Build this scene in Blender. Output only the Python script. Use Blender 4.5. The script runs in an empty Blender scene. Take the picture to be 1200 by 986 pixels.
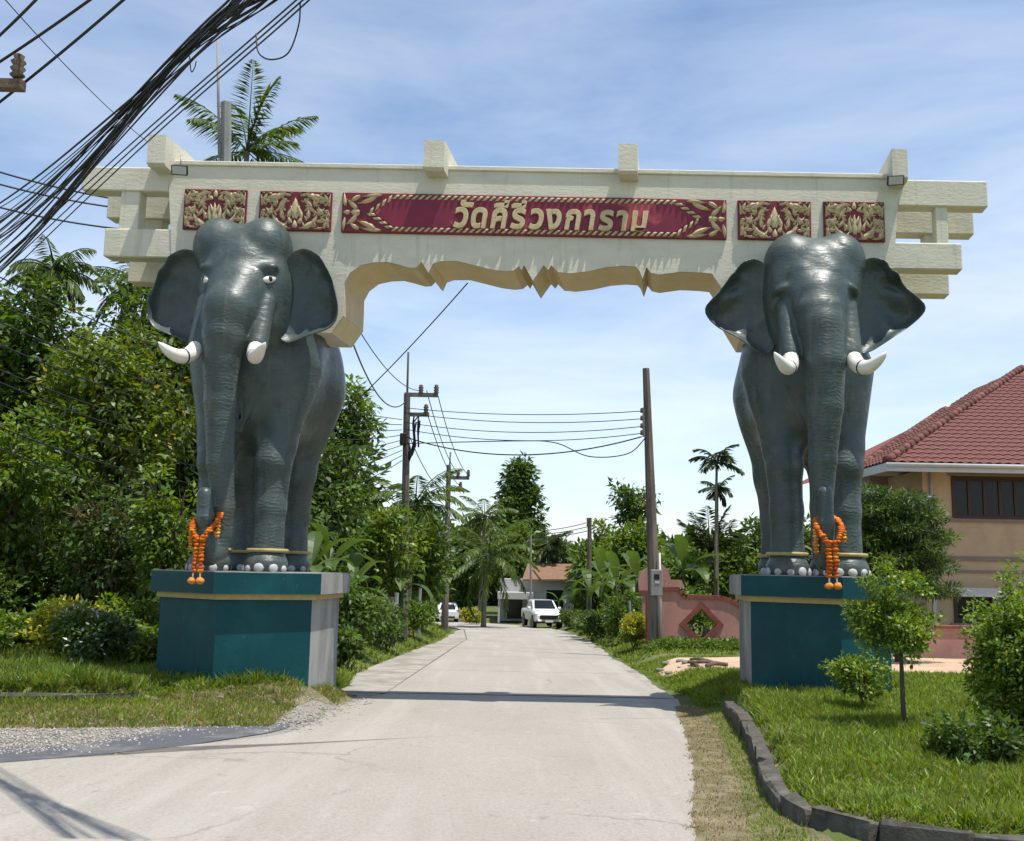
import bpy, math, random
import numpy as np
from mathutils import Vector, Matrix, Euler
rng = np.random.default_rng(7)
random.seed(7)
S = bpy.context.scene
col = S.collection

# ------------------------------------------------------------------ camera
FPX, EYE, SLOPE = 1200.0, 1.6, 0.031
PITCH, ROLL = math.atan(175/1200), math.radians(1.1)
_f = Vector((0, math.cos(PITCH), math.sin(PITCH)))
_u0 = Vector((0, -math.sin(PITCH), math.cos(PITCH)))
_r0 = Vector((1, 0, 0))
_r = _r0*math.cos(ROLL) + _u0*math.sin(ROLL)
_u = _u0*math.cos(ROLL) - _r0*math.sin(ROLL)
cd = bpy.data.cameras.new('camera'); cam = bpy.data.objects.new('camera', cd); col.objects.link(cam)
m = Matrix((_r, _u, -_f)).transposed().to_4x4(); m.translation = (0, 0, EYE)
cam.matrix_world = m
cd.sensor_width = 36; cd.lens = 36*FPX/1200; cd.clip_end = 3000; cd.clip_start = .05
S.camera = cam

# ------------------------------------------------------------------ sun and sky
SUN = Vector((0.25, -0.15, 1.0)).normalized()
EL = math.asin(SUN.z); AZ = math.atan2(SUN.x, SUN.y)
ld = bpy.data.lights.new('sun', 'SUN'); ld.energy = 4.4; ld.angle = math.radians(.53); ld.color = (1, .955, .88)
lo = bpy.data.objects.new('sun', ld); col.objects.link(lo)
lo.rotation_euler = SUN.to_track_quat('Z', 'Y').to_euler(); lo.location = (0, 0, 60)
W = bpy.data.worlds.new('World'); S.world = W; W.use_nodes = True
wt = W.node_tree; wn = wt.nodes; wl = wt.links; wn.clear()
sky = wn.new('ShaderNodeTexSky'); sky.sky_type = 'NISHITA'; sky.sun_disc = False
sky.sun_elevation = EL; sky.sun_rotation = AZ; sky.air_density = 1.0; sky.dust_density = .5; sky.ozone_density = 2.2; sky.altitude = 0
tc = wn.new('ShaderNodeTexCoord'); mp = wn.new('ShaderNodeMapping'); mp.inputs['Scale'].default_value = (1.5, 1.5, 6.5)
wl.new(tc.outputs['Generated'], mp.inputs[0])
n1 = wn.new('ShaderNodeTexNoise'); n1.inputs['Scale'].default_value = 1.7; n1.inputs['Detail'].default_value = 7; n1.inputs['Roughness'].default_value = .58
n1.inputs['Distortion'].default_value = .35
wl.new(mp.outputs[0], n1.inputs['Vector'])
cr_ = wn.new('ShaderNodeValToRGB'); cr_.color_ramp.elements[0].position = .24; cr_.color_ramp.elements[1].position = .78
wl.new(n1.outputs['Fac'], cr_.inputs[0])
sx = wn.new('ShaderNodeSeparateXYZ'); wl.new(tc.outputs['Generated'], sx.inputs[0])
lowr = wn.new('ShaderNodeMapRange'); lowr.inputs[1].default_value = .02; lowr.inputs[2].default_value = .55; lowr.inputs[3].default_value = 1.0; lowr.inputs[4].default_value = .35
wl.new(sx.outputs['Z'], lowr.inputs[0])
mu = wn.new('ShaderNodeMath'); mu.operation = 'MULTIPLY'; wl.new(cr_.outputs[0], mu.inputs[0]); wl.new(lowr.outputs[0], mu.inputs[1])
mu2 = wn.new('ShaderNodeMath'); mu2.operation = 'MULTIPLY'; mu2.inputs[1].default_value = 1.0; wl.new(mu.outputs[0], mu2.inputs[0])
mx = wn.new('ShaderNodeMixRGB'); mx.inputs[2].default_value = (5.7, 6.1, 6.6, 1)
wl.new(mu2.outputs[0], mx.inputs[0]); wl.new(sky.outputs[0], mx.inputs[1])
bg = wn.new('ShaderNodeBackground'); bg.inputs[1].default_value = .14
wl.new(mx.outputs[0], bg.inputs[0])
wo = wn.new('ShaderNodeOutputWorld'); wl.new(bg.outputs[0], wo.inputs[0])
vs = S.view_settings; vs.view_transform = 'Standard'; vs.look = 'None'; vs.exposure = 0.40; vs.gamma = 1.0; vs.use_curve_mapping = False
S.cycles.max_bounces = 6; S.cycles.transparent_max_bounces = 6

# ------------------------------------------------------------------ helpers
def at(px, py, Y):
    """world point whose line of sight is photograph pixel (px,py), at distance Y along the road"""
    d = _f + _r*((px-600)/FPX) + _u*((493-py)/FPX)
    t = Y/d.y
    return Vector((d.x*t, Y, EYE+d.z*t))
def sstep(a, b, x):
    t = min(1., max(0., (x-a)/(b-a))); return t*t*(3-2*t)
def road_z(y): return -SLOPE*min(max(y, -20.), 82.)

def mat(name, c1, c2=None, rough=.7, scale=6., spec=.3, bump=0., bscale=None, detail=5, metal=0., stretch=(1, 1, 1),
        island=0., trans=0., c3=None, scale3=.8, coat=0., c3pos=(.45, .62)):
    M = bpy.data.materials.new(name); M.use_nodes = True
    nt = M.node_tree; N = nt.nodes; L = nt.links
    b = N['Principled BSDF']; out = N['Material Output']
    b.inputs['Roughness'].default_value = rough; b.inputs['Specular IOR Level'].default_value = spec; b.inputs['Metallic'].default_value = metal
    if coat: b.inputs['Coat Weight'].default_value = coat; b.inputs['Coat Roughness'].default_value = .12
    c1 = tuple(c1)+(1,); c2 = (tuple(c2)+(1,)) if c2 else tuple(v*.75 for v in c1[:3])+(1,)
    tcx = N.new('ShaderNodeTexCoord'); mpx = N.new('ShaderNodeMapping'); mpx.inputs['Scale'].default_value = stretch
    L.new(tcx.outputs['Object'], mpx.inputs[0])
    nz = N.new('ShaderNodeTexNoise'); nz.inputs['Scale'].default_value = scale; nz.inputs['Detail'].default_value = detail; nz.inputs['Roughness'].default_value = .6
    L.new(mpx.outputs[0], nz.inputs['Vector'])
    rp = N.new('ShaderNodeMapRange'); rp.inputs[1].default_value = .32; rp.inputs[2].default_value = .68
    L.new(nz.outputs['Fac'], rp.inputs[0])
    mxx = N.new('ShaderNodeMixRGB'); mxx.inputs[1].default_value = c1; mxx.inputs[2].default_value = c2
    L.new(rp.outputs[0], mxx.inputs[0])
    colo = mxx.outputs[0]
    if c3:
        n3 = N.new('ShaderNodeTexNoise'); n3.inputs['Scale'].default_value = scale3; n3.inputs['Detail'].default_value = 6; n3.inputs['Roughness'].default_value = .65
        L.new(mpx.outputs[0], n3.inputs['Vector'])
        r3 = N.new('ShaderNodeMapRange'); r3.inputs[1].default_value = c3pos[0]; r3.inputs[2].default_value = c3pos[1]; L.new(n3.outputs['Fac'], r3.inputs[0])
        m3 = N.new('ShaderNodeMixRGB'); m3.inputs[2].default_value = tuple(c3)+(1,); L.new(r3.outputs[0], m3.inputs[0]); L.new(colo, m3.inputs[1]); colo = m3.outputs[0]
    if island:
        g = N.new('ShaderNodeNewGeometry'); hs = N.new('ShaderNodeHueSaturation')
        a = N.new('ShaderNodeMapRange'); a.inputs[3].default_value = 1-island; a.inputs[4].default_value = 1+island
        L.new(g.outputs['Random Per Island'], a.inputs[0]); L.new(a.outputs[0], hs.inputs['Value'])
        a2 = N.new('ShaderNodeMath'); a2.operation = 'MULTIPLY'; a2.inputs[1].default_value = 7.31; L.new(g.outputs['Random Per Island'], a2.inputs[0])
        a3 = N.new('ShaderNodeMath'); a3.operation = 'FRACT'; L.new(a2.outputs[0], a3.inputs[0])
        a4 = N.new('ShaderNodeMapRange'); a4.inputs[3].default_value = .5-island*.07; a4.inputs[4].default_value = .5+island*.04; L.new(a3.outputs[0], a4.inputs[0]); L.new(a4.outputs[0], hs.inputs['Hue'])
        L.new(colo, hs.inputs['Color']); colo = hs.outputs[0]
    L.new(colo, b.inputs['Base Color'])
    if bump:
        nb = N.new('ShaderNodeTexNoise'); nb.inputs['Scale'].default_value = bscale or scale*4; nb.inputs['Detail'].default_value = 6; nb.inputs['Roughness'].default_value = .62
        L.new(mpx.outputs[0], nb.inputs['Vector'])
        bp = N.new('ShaderNodeBump'); bp.inputs['Strength'].default_value = min(1, bump); bp.inputs['Distance'].default_value = .02*max(1, bump)
        L.new(nb.outputs['Fac'], bp.inputs['Height']); L.new(bp.outputs[0], b.inputs['Normal'])
    if trans:
        tr = N.new('ShaderNodeBsdfTranslucent'); ms = N.new('ShaderNodeMixShader'); ms.inputs[0].default_value = trans
        hs2 = N.new('ShaderNodeHueSaturation'); hs2.inputs['Saturation'].default_value = 1.15; hs2.inputs['Value'].default_value = 1.5; hs2.inputs['Hue'].default_value = .485
        L.new(colo, hs2.inputs['Color']); L.new(hs2.outputs[0], tr.inputs[0])
        L.new(b.outputs[0], ms.inputs[1]); L.new(tr.outputs[0], ms.inputs[2]); L.new(ms.outputs[0], out.inputs[0])
    return M

def tag(o, label=None, cat=None, group=None, kind=None):
    if label: o['label'] = label
    if cat: o['category'] = cat
    if group: o['group'] = group
    if kind: o['kind'] = kind
    return o
def empty(name, loc=(0, 0, 0), rz=0., label=None, cat=None, group=None):
    o = bpy.data.objects.new(name, None); o.empty_display_size = .3; o.location = loc; o.rotation_euler = (0, 0, rz); col.objects.link(o)
    return tag(o, label, cat, group)
def link(name, me, parent=None, loc=None, rot=None):
    o = bpy.data.objects.new(name, me); col.objects.link(o)
    if parent: o.parent = parent
    if loc is not None: o.location = loc
    if rot is not None: o.rotation_euler = rot
    return o
def copy_tree(o, parent=None):
    c = o.copy(); col.objects.link(c); c.parent = parent
    for ch in o.children: copy_tree(ch, c)
    return c
def np_mesh(name, V, Fq, material, smooth=False):
    """V (n,3), Fq (m,k) with constant k"""
    me = bpy.data.meshes.new(name); V = np.asarray(V, np.float32); Fq = np.asarray(Fq, np.int32)
    me.vertices.add(len(V)); me.vertices.foreach_set('co', V.ravel())
    k = Fq.shape[1]; me.loops.add(Fq.size); me.loops.foreach_set('vertex_index', Fq.ravel())
    me.polygons.add(len(Fq)); me.polygons.foreach_set('loop_start', np.arange(0, Fq.size, k, dtype=np.int32))
    if smooth: me.polygons.foreach_set('use_smooth', np.ones(len(Fq), bool))
    me.materials.append(material); me.update(calc_edges=True); me.validate()
    return me

class MB:
    """collects shapes; build() links them as one mesh object"""
    def __init__(s): s.v = []; s.f = []; s.sm = []
    def add(s, V, Fs, smooth=False):
        o = len(s.v); s.v += [tuple(p) for p in V]; s.f += [tuple(i+o for i in f) for f in Fs]; s.sm += [smooth]*len(Fs); return s
    def box(s, lo, hi, bev=0.0, shear=0.0):
        x0, y0, z0 = lo; x1, y1, z1 = hi
        if bev <= 0:
            V = [(x, y, z) for x in (x0, x1) for y in (y0, y1) for z in (z0, z1)]
            Fs = [(0, 1, 3, 2), (4, 6, 7, 5), (0, 4, 5, 1), (2, 3, 7, 6), (0, 2, 6, 4), (1, 5, 7, 3)]
        else:
            b = min(bev, (x1-x0)*.45, (y1-y0)*.45, (z1-z0)*.45)
            V = []; ix = {}
            for i in (0, 1):
                for j in (0, 1):
                    for k in (0, 1):
                        P = ((x0, x1)[i], (y0, y1)[j], (z0, z1)[k]); sg = (1-2*i, 1-2*j, 1-2*k)
                        for a in range(3):
                            q = [P[t]+(sg[t]*b if t != a else 0) for t in range(3)]
                            ix[(i, j, k, a)] = len(V); V.append(tuple(q))
            Fs = []
            for a in range(3):
                o1, o2 = [(1, 2), (2, 0), (0, 1)][a]
                for e in (0, 1):
                    ring = []
                    for (p, q) in ((0, 0), (1, 0), (1, 1), (0, 1)):
                        c = [0, 0, 0]; c[a] = e; c[o1] = p; c[o2] = q; ring.append(ix[(*c, a)])
                    Fs.append(tuple(ring if e else ring[::-1]))
            for a in range(3):
                o1, o2 = [(1, 2), (2, 0), (0, 1)][a]
                for p in (0, 1):
                    for q in (0, 1):
                        c0 = [0, 0, 0]; c0[o1] = p; c0[o2] = q; c1 = list(c0); c1[a] = 1
                        Fs.append((ix[(*c0, o1)], ix[(*c1, o1)], ix[(*c1, o2)], ix[(*c0, o2)]))
            for i in (0, 1):
                for j in (0, 1):
                    for k in (0, 1): Fs.append((ix[(i, j, k, 0)], ix[(i, j, k, 1)], ix[(i, j, k, 2)]))
        if shear: V = [(x+shear*y, y, z) for x, y, z in V]
        return s.add(V, Fs)
    def prism(s, poly, axis, a0, a1, shear=0.):
        """extrude a 2D polygon along axis ('x','y','z')"""
        n = len(poly)
        def P(p, a):
            if axis == 'y': return (p[0]+shear*a, a, p[1])
            if axis == 'x': return (a, p[0], p[1])
            return (p[0], p[1], a)
        V = [P(p, a0) for p in poly]+[P(p, a1) for p in poly]
        Fs = [(i, (i+1) % n, n+(i+1) % n, n+i) for i in range(n)]
        Fs += [tuple(range(n))[::-1], tuple(range(n, 2*n))]
        return s.add(V, Fs)
    def tube(s, pts, rad, n=8, cap=True, smooth=True):
        pts = [Vector(p) for p in pts]
        if not hasattr(rad, '__len__'): rad = [rad]*len(pts)
        V = []; up = Vector((0, 0, 1)); last = None
        for i, p in enumerate(pts):
            d = (pts[min(i+1, len(pts)-1)]-pts[max(i-1, 0)]).normalized()
            if last is None:
                a = d.cross(up if abs(d.z) < .95 else Vector((1, 0, 0))).normalized()
            else:
                a = (last-d*last.dot(d)).normalized()
            last = a; b = d.cross(a)
            for k in range(n):
                t = 2*math.pi*k/n; V.append(p+(a*math.cos(t)+b*math.sin(t))*rad[i])
        Fs = []
        for i in range(len(pts)-1):
            for k in range(n): Fs.append((i*n+k, i*n+(k+1) % n, (i+1)*n+(k+1) % n, (i+1)*n+k))
        if cap: Fs += [tuple(range(n))[::-1], tuple(range((len(pts)-1)*n, len(pts)*n))]
        return s.add(V, Fs, smooth)
    def ball(s, c, r, nu=8, nv=6, jit=0.):
        if not hasattr(r, '__len__'): r = (r, r, r)
        V = [(c[0], c[1], c[2]+r[2])]
        for j in range(1, nv):
            ph = math.pi*j/nv
            for i in range(nu):
                th = 2*math.pi*i/nu; q = 1+random.uniform(-jit, jit)
                V.append((c[0]+r[0]*q*math.sin(ph)*math.cos(th), c[1]+r[1]*q*math.sin(ph)*math.sin(th), c[2]+r[2]*q*math.cos(ph)))
        V.append((c[0], c[1], c[2]-r[2])); e = len(V)-1; Fs = []
        for i in range(nu):
            Fs.append((0, 1+i, 1+(i+1) % nu)); Fs.append((e, e-nu+(i+1) % nu, e-nu+i))
        for j in range(nv-2):
            for i in range(nu):
                a = 1+j*nu; Fs.append((a+i, a+nu+i, a+nu+(i+1) % nu, a+(i+1) % nu))
        return s.add(V, Fs, True)
    def lathe(s, prof, c=(0, 0, 0), n=16, axis='z'):
        V = []; Fs = []
        for (r, z) in prof:
            for k in range(n):
                t = 2*math.pi*k/n
                p = (r*math.cos(t), r*math.sin(t), z) if axis == 'z' else ((z, r*math.cos(t), r*math.sin(t)) if axis == 'x' else (r*math.cos(t), z, r*math.sin(t)))
                V.append((p[0]+c[0], p[1]+c[1], p[2]+c[2]))
        for j in range(len(prof)-1):
            for k in range(n): Fs.append((j*n+k, j*n+(k+1) % n, (j+1)*n+(k+1) % n, (j+1)*n+k))
        Fs += [tuple(range(n))[::-1], tuple(range((len(prof)-1)*n, len(prof)*n))]
        return s.add(V, Fs, True)
    def grid(s, fn, nu, nv, smooth=True):
        V = [fn(i/nu, j/nv) for j in range(nv+1) for i in range(nu+1)]
        Fs = [(j*(nu+1)+i, j*(nu+1)+i+1, (j+1)*(nu+1)+i+1, (j+1)*(nu+1)+i) for j in range(nv) for i in range(nu)]
        return s.add(V, Fs, smooth)
    def mesh(s, name, material):
        me = bpy.data.meshes.new(name); me.from_pydata(s.v, [], s.f); me.polygons.foreach_set('use_smooth', s.sm)
        me.materials.append(material); me.update()
        import bmesh
        bm = bmesh.new(); bm.from_mesh(me); bmesh.ops.recalc_face_normals(bm, faces=bm.faces); bm.to_mesh(me); bm.free()
        return me
    def build(s, name, material, parent=None, loc=None, rot=None):
        return link(name, s.mesh(name, material), parent, loc, rot)

# ------------------------------------------------------------------ materials
K = {}
def road_mat():
    M = mat('road concrete', (.40, .368, .318), (.285, .262, .226), .9, 34, .2, .6, 70, detail=9)
    nt = M.node_tree; N = nt.nodes; L = nt.links; b = N['Principled BSDF']; src = b.inputs['Base Color'].links[0].from_socket
    t = N.new('ShaderNodeTexCoord')
    def layer(sc, st, lo, hi, colr, amt, det=6, dist=0.):
        nonlocal src
        mp_ = N.new('ShaderNodeMapping'); mp_.inputs['Scale'].default_value = st; L.new(t.outputs['Object'], mp_.inputs[0])
        n_ = N.new('ShaderNodeTexNoise'); n_.inputs['Scale'].default_value = sc; n_.inputs['Detail'].default_value = det; n_.inputs['Roughness'].default_value = .65; n_.inputs['Distortion'].default_value = dist; L.new(mp_.outputs[0], n_.inputs['Vector'])
        r_ = N.new('ShaderNodeMapRange'); r_.inputs[1].default_value = lo; r_.inputs[2].default_value = hi; r_.inputs[4].default_value = amt; L.new(n_.outputs['Fac'], r_.inputs[0])
        x_ = N.new('ShaderNodeMixRGB'); x_.inputs[2].default_value = (*colr, 1); L.new(r_.outputs[0], x_.inputs[0]); L.new(src, x_.inputs[1]); src = x_.outputs[0]
    layer(.5, (1, .5, 1), .42, .75, (.27, .245, .205), .6)          # broad weathering
    layer(.8, (2.2, .12, 1), .5, .72, (.44, .41, .36), .55)         # pale wheel tracks along the lane
    layer(9, (1, .5, 1), .6, .72, (.19, .17, .145), .5)             # small stains
    layer(3.2, (1, 1, 1), .62, .70, (.46, .43, .39), .4)            # worn pale patches
    v = N.new('ShaderNodeTexVoronoi'); v.feature = 'DISTANCE_TO_EDGE'; v.inputs['Scale'].default_value = .33
    w_ = N.new('ShaderNodeTexNoise'); w_.inputs['Scale'].default_value = 1.1; w_.inputs['Detail'].default_value = 5; L.new(t.outputs['Object'], w_.inputs['Vector'])
    a_ = N.new('ShaderNodeMixRGB'); a_.blend_type = 'ADD'; a_.inputs[0].default_value = 1.2; L.new(t.outputs['Object'], a_.inputs[1]); L.new(w_.outputs['Color'], a_.inputs[2]); L.new(a_.outputs[0], v.inputs['Vector'])
    r_ = N.new('ShaderNodeMapRange'); r_.inputs[1].default_value = 0.; r_.inputs[2].default_value = .010; r_.inputs[3].default_value = .55; r_.inputs[4].default_value = 0.; L.new(v.outputs['Distance'], r_.inputs[0])
    g_ = N.new('ShaderNodeTexNoise'); g_.inputs['Scale'].default_value = .35; L.new(t.outputs['Object'], g_.inputs['Vector']); gr_ = N.new('ShaderNodeMapRange'); gr_.inputs[1].default_value = .5; gr_.inputs[2].default_value = .6; L.new(g_.outputs['Fac'], gr_.inputs[0])
    q_ = N.new('ShaderNodeMath'); q_.operation = 'MULTIPLY'; L.new(r_.outputs[0], q_.inputs[0]); L.new(gr_.outputs[0], q_.inputs[1])
    x_ = N.new('ShaderNodeMixRGB'); x_.inputs[2].default_value = (.14, .125, .105, 1); L.new(q_.outputs[0], x_.inputs[0]); L.new(src, x_.inputs[1]); src = x_.outputs[0]
    L.new(src, b.inputs['Base Color'])
    return M
K['concrete'] = road_mat()
K['concrete2'] = mat('old shoulder concrete', (.39, .36, .31), (.27, .25, .215), .9, 2.2, .2, .6, 40, detail=9, c3=(.20, .185, .15), scale3=.9, c3pos=(.48, .66))
K['asphalt'] = mat('asphalt patch', (.12, .125, .135), (.085, .088, .095), .9, 30, .25, .6, 160, c3=(.21, .205, .195), scale3=1.4, c3pos=(.5, .72))
K['gravel'] = mat('gravel', (.37, .345, .30), (.21, .195, .17), .95, 26, .2, 1., 55, detail=8, c3=(.27, .245, .2), scale3=1.0)
K['gravelstone'] = mat('loose stones', (.42, .39, .34), (.26, .24, .205), .9, 3, .2, island=.4)
K['soil'] = mat('grassy soil', (.075, .115, .028), (.12, .13, .045), .95, 2.5, .1, .8, 20, c3=(.19, .16, .085), scale3=.5, c3pos=(.5, .7))
K['drygrass'] = mat('dry verge', (.20, .17, .10), (.12, .115, .055), .95, 14, .1, .9, 60, detail=8, c3=(.27, .225, .15), scale3=2.2)
K['sand'] = mat('sand', (.55, .40, .28), (.46, .33, .225), .95, 5, .1, .5, 60, c3=(.42, .30, .20), scale3=.7)
K['kerb'] = mat('kerb concrete', (.115, .105, .088), (.055, .051, .044), .95, 6, .15, .9, 26, c3=(.24, .225, .19), scale3=2.6, c3pos=(.52, .7))
K['cream'] = mat('cream paint', (.64, .605, .475), (.56, .525, .41), .62, 2.2, .3, .35, 14, detail=8, c3=(.50, .47, .36), scale3=1.1, c3pos=(.55, .85), stretch=(.7, 1, 1.6))
def stains(M, layers):
    nt = M.node_tree; N = nt.nodes; L = nt.links; b = N['Principled BSDF']; src = b.inputs['Base Color'].links[0].from_socket; t = N.new('ShaderNodeTexCoord')
    for (sc, st, lo, hi, cc, amt) in layers:
        mp_ = N.new('ShaderNodeMapping'); mp_.inputs['Scale'].default_value = st; L.new(t.outputs['Object'], mp_.inputs[0])
        q = N.new('ShaderNodeTexNoise'); q.inputs['Scale'].default_value = sc; q.inputs['Detail'].default_value = 7; q.inputs['Roughness'].default_value = .65; q.inputs['Distortion'].default_value = .3; L.new(mp_.outputs[0], q.inputs['Vector'])
        r_ = N.new('ShaderNodeMapRange'); r_.inputs[1].default_value = lo; r_.inputs[2].default_value = hi; r_.inputs[4].default_value = amt; L.new(q.outputs['Fac'], r_.inputs[0])
        x_ = N.new('ShaderNodeMixRGB'); x_.inputs[2].default_value = (*cc, 1); L.new(r_.outputs[0], x_.inputs[0]); L.new(src, x_.inputs[1]); src = x_.outputs[0]
    L.new(src, b.inputs['Base Color'])
stains(K['cream'], [(3.0, (2.6, 2.6, .18), .55, .74, (.36, .34, .25), .55), (2.0, (1, 1, .5), .60, .72, (.47, .44, .32), .6), (9.0, (1, 1, 1), .68, .74, (.30, .28, .21), .5)])
K['tan'] = mat('tan paint', (.62, .51, .30), (.54, .44, .26), .65, 3, .3, .3, 20)
K['maroon'] = mat('maroon paint', (.20, .014, .028), (.13, .010, .02), .45, 4, .4, .3, 40)
K['gold'] = mat('gold paint', (.56, .46, .26), (.42, .33, .16), .5, 9, .4, .3, 30, c3=(.60, .40, .30), scale3=3, c3pos=(.55, .75))
K['teal'] = mat('teal paint', (.001, .056, .064), (.001, .042, .050), .5, 1.6, .22, .15, 20, c3=(.006, .080, .084), scale3=.8)
stains(K['teal'], [(4.0, (2, 2, .25), .58, .72, (.012, .085, .088), .6), (7.0, (1, 1, 1), .66, .72, (.09, .12, .11), .5), (30, (1, 1, 1), .70, .74, (.16, .18, .16), .5)])
K['plaster'] = mat('grey render', (.36, .36, .335), (.25, .25, .235), .85, 2.5, .2, .5, 30, c3=(.17, .17, .16), scale3=1.2, stretch=(1, 1, .35))
K['goldband'] = mat('gold band', (.42, .33, .12), (.32, .25, .10), .5, 8, .4, .2)
K['ivory'] = mat('white tusk paint', (.78, .75, .68), (.68, .64, .55), .35, 5, .5, .1)
K['dark'] = mat('near black', (.012, .012, .013), None, .5, 5, .4)
K['wire'] = mat('black cable sheath', (.012, .012, .013), (.02, .02, .021), .55, 5, .4)
K['metal'] = mat('grey metal', (.30, .31, .32), (.2, .2, .21), .45, 8, .5, metal=.6)
K['pole'] = mat('weathered concrete pole', (.20, .175, .145), (.12, .105, .09), .9, 5, .2, .5, 30, stretch=(1, 1, .15), c3=(.09, .075, .06), scale3=3)
K['polegrey'] = mat('grey concrete pole', (.30, .30, .29), (.2, .2, .19), .9, 5, .2, .3, 30, stretch=(1, 1, .2))
K['pink'] = mat('pink painted wall', (.47, .245, .20), (.39, .20, .165), .8, 2.5, .2, .3, 25, c3=(.25, .14, .115), scale3=1.0, c3pos=(.5, .8), stretch=(1, 1, .4))
K['redtrim'] = mat('red brown trim', (.24, .075, .055), (.17, .05, .04), .7, 5, .3, .3, 30)
K['ochre'] = mat('tan house wall', (.50, .365, .235), (.44, .32, .205), .8, 1.2, .2, .2, 30, c3=(.36, .26, .165), scale3=.6, c3pos=(.5, .8))
K['trimgrey'] = mat('grey brown trim', (.25, .19, .15), (.2, .15, .12), .7, 5, .3)
K['tile'] = mat('red roof tile', (.185, .090, .070), (.125, .060, .048), .8, 3, .15, .3, 40, island=.25, c3=(.14, .055, .045), scale3=2)
K['fascia'] = mat('pale fascia', (.52, .51, .49), (.45, .44, .42), .6, 4, .3)
K['wood'] = mat('dark window wood', (.06, .024, .014), (.035, .015, .01), .5, 10, .4, .2, 40, stretch=(1, 1, 8))
K['glass'] = mat('window glass', (.012, .014, .016), None, .12, 3, .25)
K['white'] = mat('white car paint', (.80, .80, .80), (.76, .76, .76), .25, 3, .5, coat=.6)
K['rubber'] = mat('tyre rubber', (.02, .02, .02), None, .8)
K['bark'] = mat('bark', (.13, .105, .08), (.07, .055, .042), .95, 6, .1, .8, 30, stretch=(1, 1, .3))
K['palmbark'] = mat('palm bark', (.24, .21, .17), (.14, .12, .10), .95, 4, .1, .8, 12, stretch=(.5, .5, 5))
K['marigold'] = mat('orange marigold', (.72, .20, .015), (.55, .12, .01), .8, 30, .2, .6, 120, island=.25)
K['marigold2'] = mat('yellow orange marigold', (.78, .36, .06), (.62, .24, .03), .8, 30, .2, .6, 120, island=.25)
K['rock'] = mat('rubble', (.27, .25, .21), (.15, .135, .11), .9, 8, .2, .6, 30)
K['deadwood'] = mat('dead wood', (.19, .14, .10), (.1, .075, .055), .9, 10, .1, .6, 40)
K['corr'] = mat('corrugated sheet', (.30, .31, .32), (.2, .2, .21), .5, 4, .5, metal=.3)
def leafmat(name, c, var=.4, tr=.33, rough=.45, **kw): return mat(name, c, tuple(v*.7 for v in c), rough, 1.2, .35, island=var, trans=tr, **kw)
K['leaf_dark'] = leafmat('dark leaf', (0.068, 0.125, 0.026))
K['leaf_mid'] = leafmat('mid green leaf', (0.108, 0.19, 0.03))
K['leaf_bright'] = leafmat('bright green leaf', (0.175, 0.265, 0.034))
K['leaf_yellow'] = leafmat('yellow leaf', (0.42, 0.42, 0.035), .3)
K['leaf_olive'] = leafmat('olive leaf', (0.115, 0.17, 0.032))
K['leaf_brown'] = leafmat('brown dry leaf', (.14, .10, .05), .3)
K['leaf_gold'] = leafmat('golden flower', (.62, .44, .04), .25)
K['leaf_shrub'] = leafmat('garden shrub leaf', (0.175, 0.275, 0.038), .4, rough=.35)
K['petal'] = leafmat('white petal', (.75, .75, .70), .15)
K['palm'] = leafmat('palm leaflet', (0.085, 0.14, 0.028), .35)
K['palm_dark'] = leafmat('dark palm leaflet', (.040, .068, .018), .35)
K['palm_dry'] = leafmat('dry palm leaflet', (.20, .16, .085), .3)
K['banana'] = leafmat('banana leaf', (0.075, 0.135, 0.03), .2, .35)
K['conifer'] = leafmat('feathery leaf', (0.055, 0.1, 0.028), .35)
K['grass'] = leafmat('grass blade', (.175, .255, .036), .5, .38, .6)
K['grass_dry'] = leafmat('dry grass blade', (.30, .25, .10), .4, .2, .7)

# ------------------------------------------------------------------ terrain
KERB_R = [(3.28, 15.6), (3.02, 13.6), (2.78, 11.9), (2.48, 10.2), (2.24, 8.9), (2.12, 7.9), (2.25, 7.25), (2.7, 6.95), (3.5, 6.8), (4.6, 6.68), (6.2, 6.55), (8.2, 6.4)]
def kerb_x(y):      # x of the right kerb line at y
    P = KERB_R[:6]
    if y >= P[0][1]: return P[0][0]+(y-P[0][1])*.05
    for (xa, ya), (xb, yb) in zip(P, P[1:]):
        if y >= yb: return xb+(xa-xb)*(y-yb)/(ya-yb)
    return 2.12
def kerb_y(x):      # y of the front run of the right kerb
    P = KERB_R[5:]
    for (xa, ya), (xb, yb) in zip(P, P[1:]):
        if x <= xb: return yb+(ya-yb)*(xb-x)/(xb-xa)
    return 6.4-(x-8.2)*.07
def kerbl_y(x): return 14.35+.24*(x+5)
def road_r(y):      # right edge of the concrete
    if y < 17.5: return float(np.interp(y, [3, 7.4, 10.7, 14, 17.3], [1.0, 1.38, 1.95, 2.45, 2.86]))
    return float(np.interp(y, [17.3, 19, 33, 47, 60, 70, 80], [2.86, 3.05, 3.28, 3.65, 3.6, 2.6, .6]))
def road_l(y):
    return float(np.interp(y, [17, 20, 31, 45, 57, 66, 74, 80], [-2.5, -3.1, -3.1, -2.75, -2.9, -4.0, -6.2, -8.5]))
def ground_h(x, y):
    h = ground_h0(x, y); r_ = h-road_z(y)+.012
    return h-.035*(1-min(1., max(0., r_)/.05))
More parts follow.
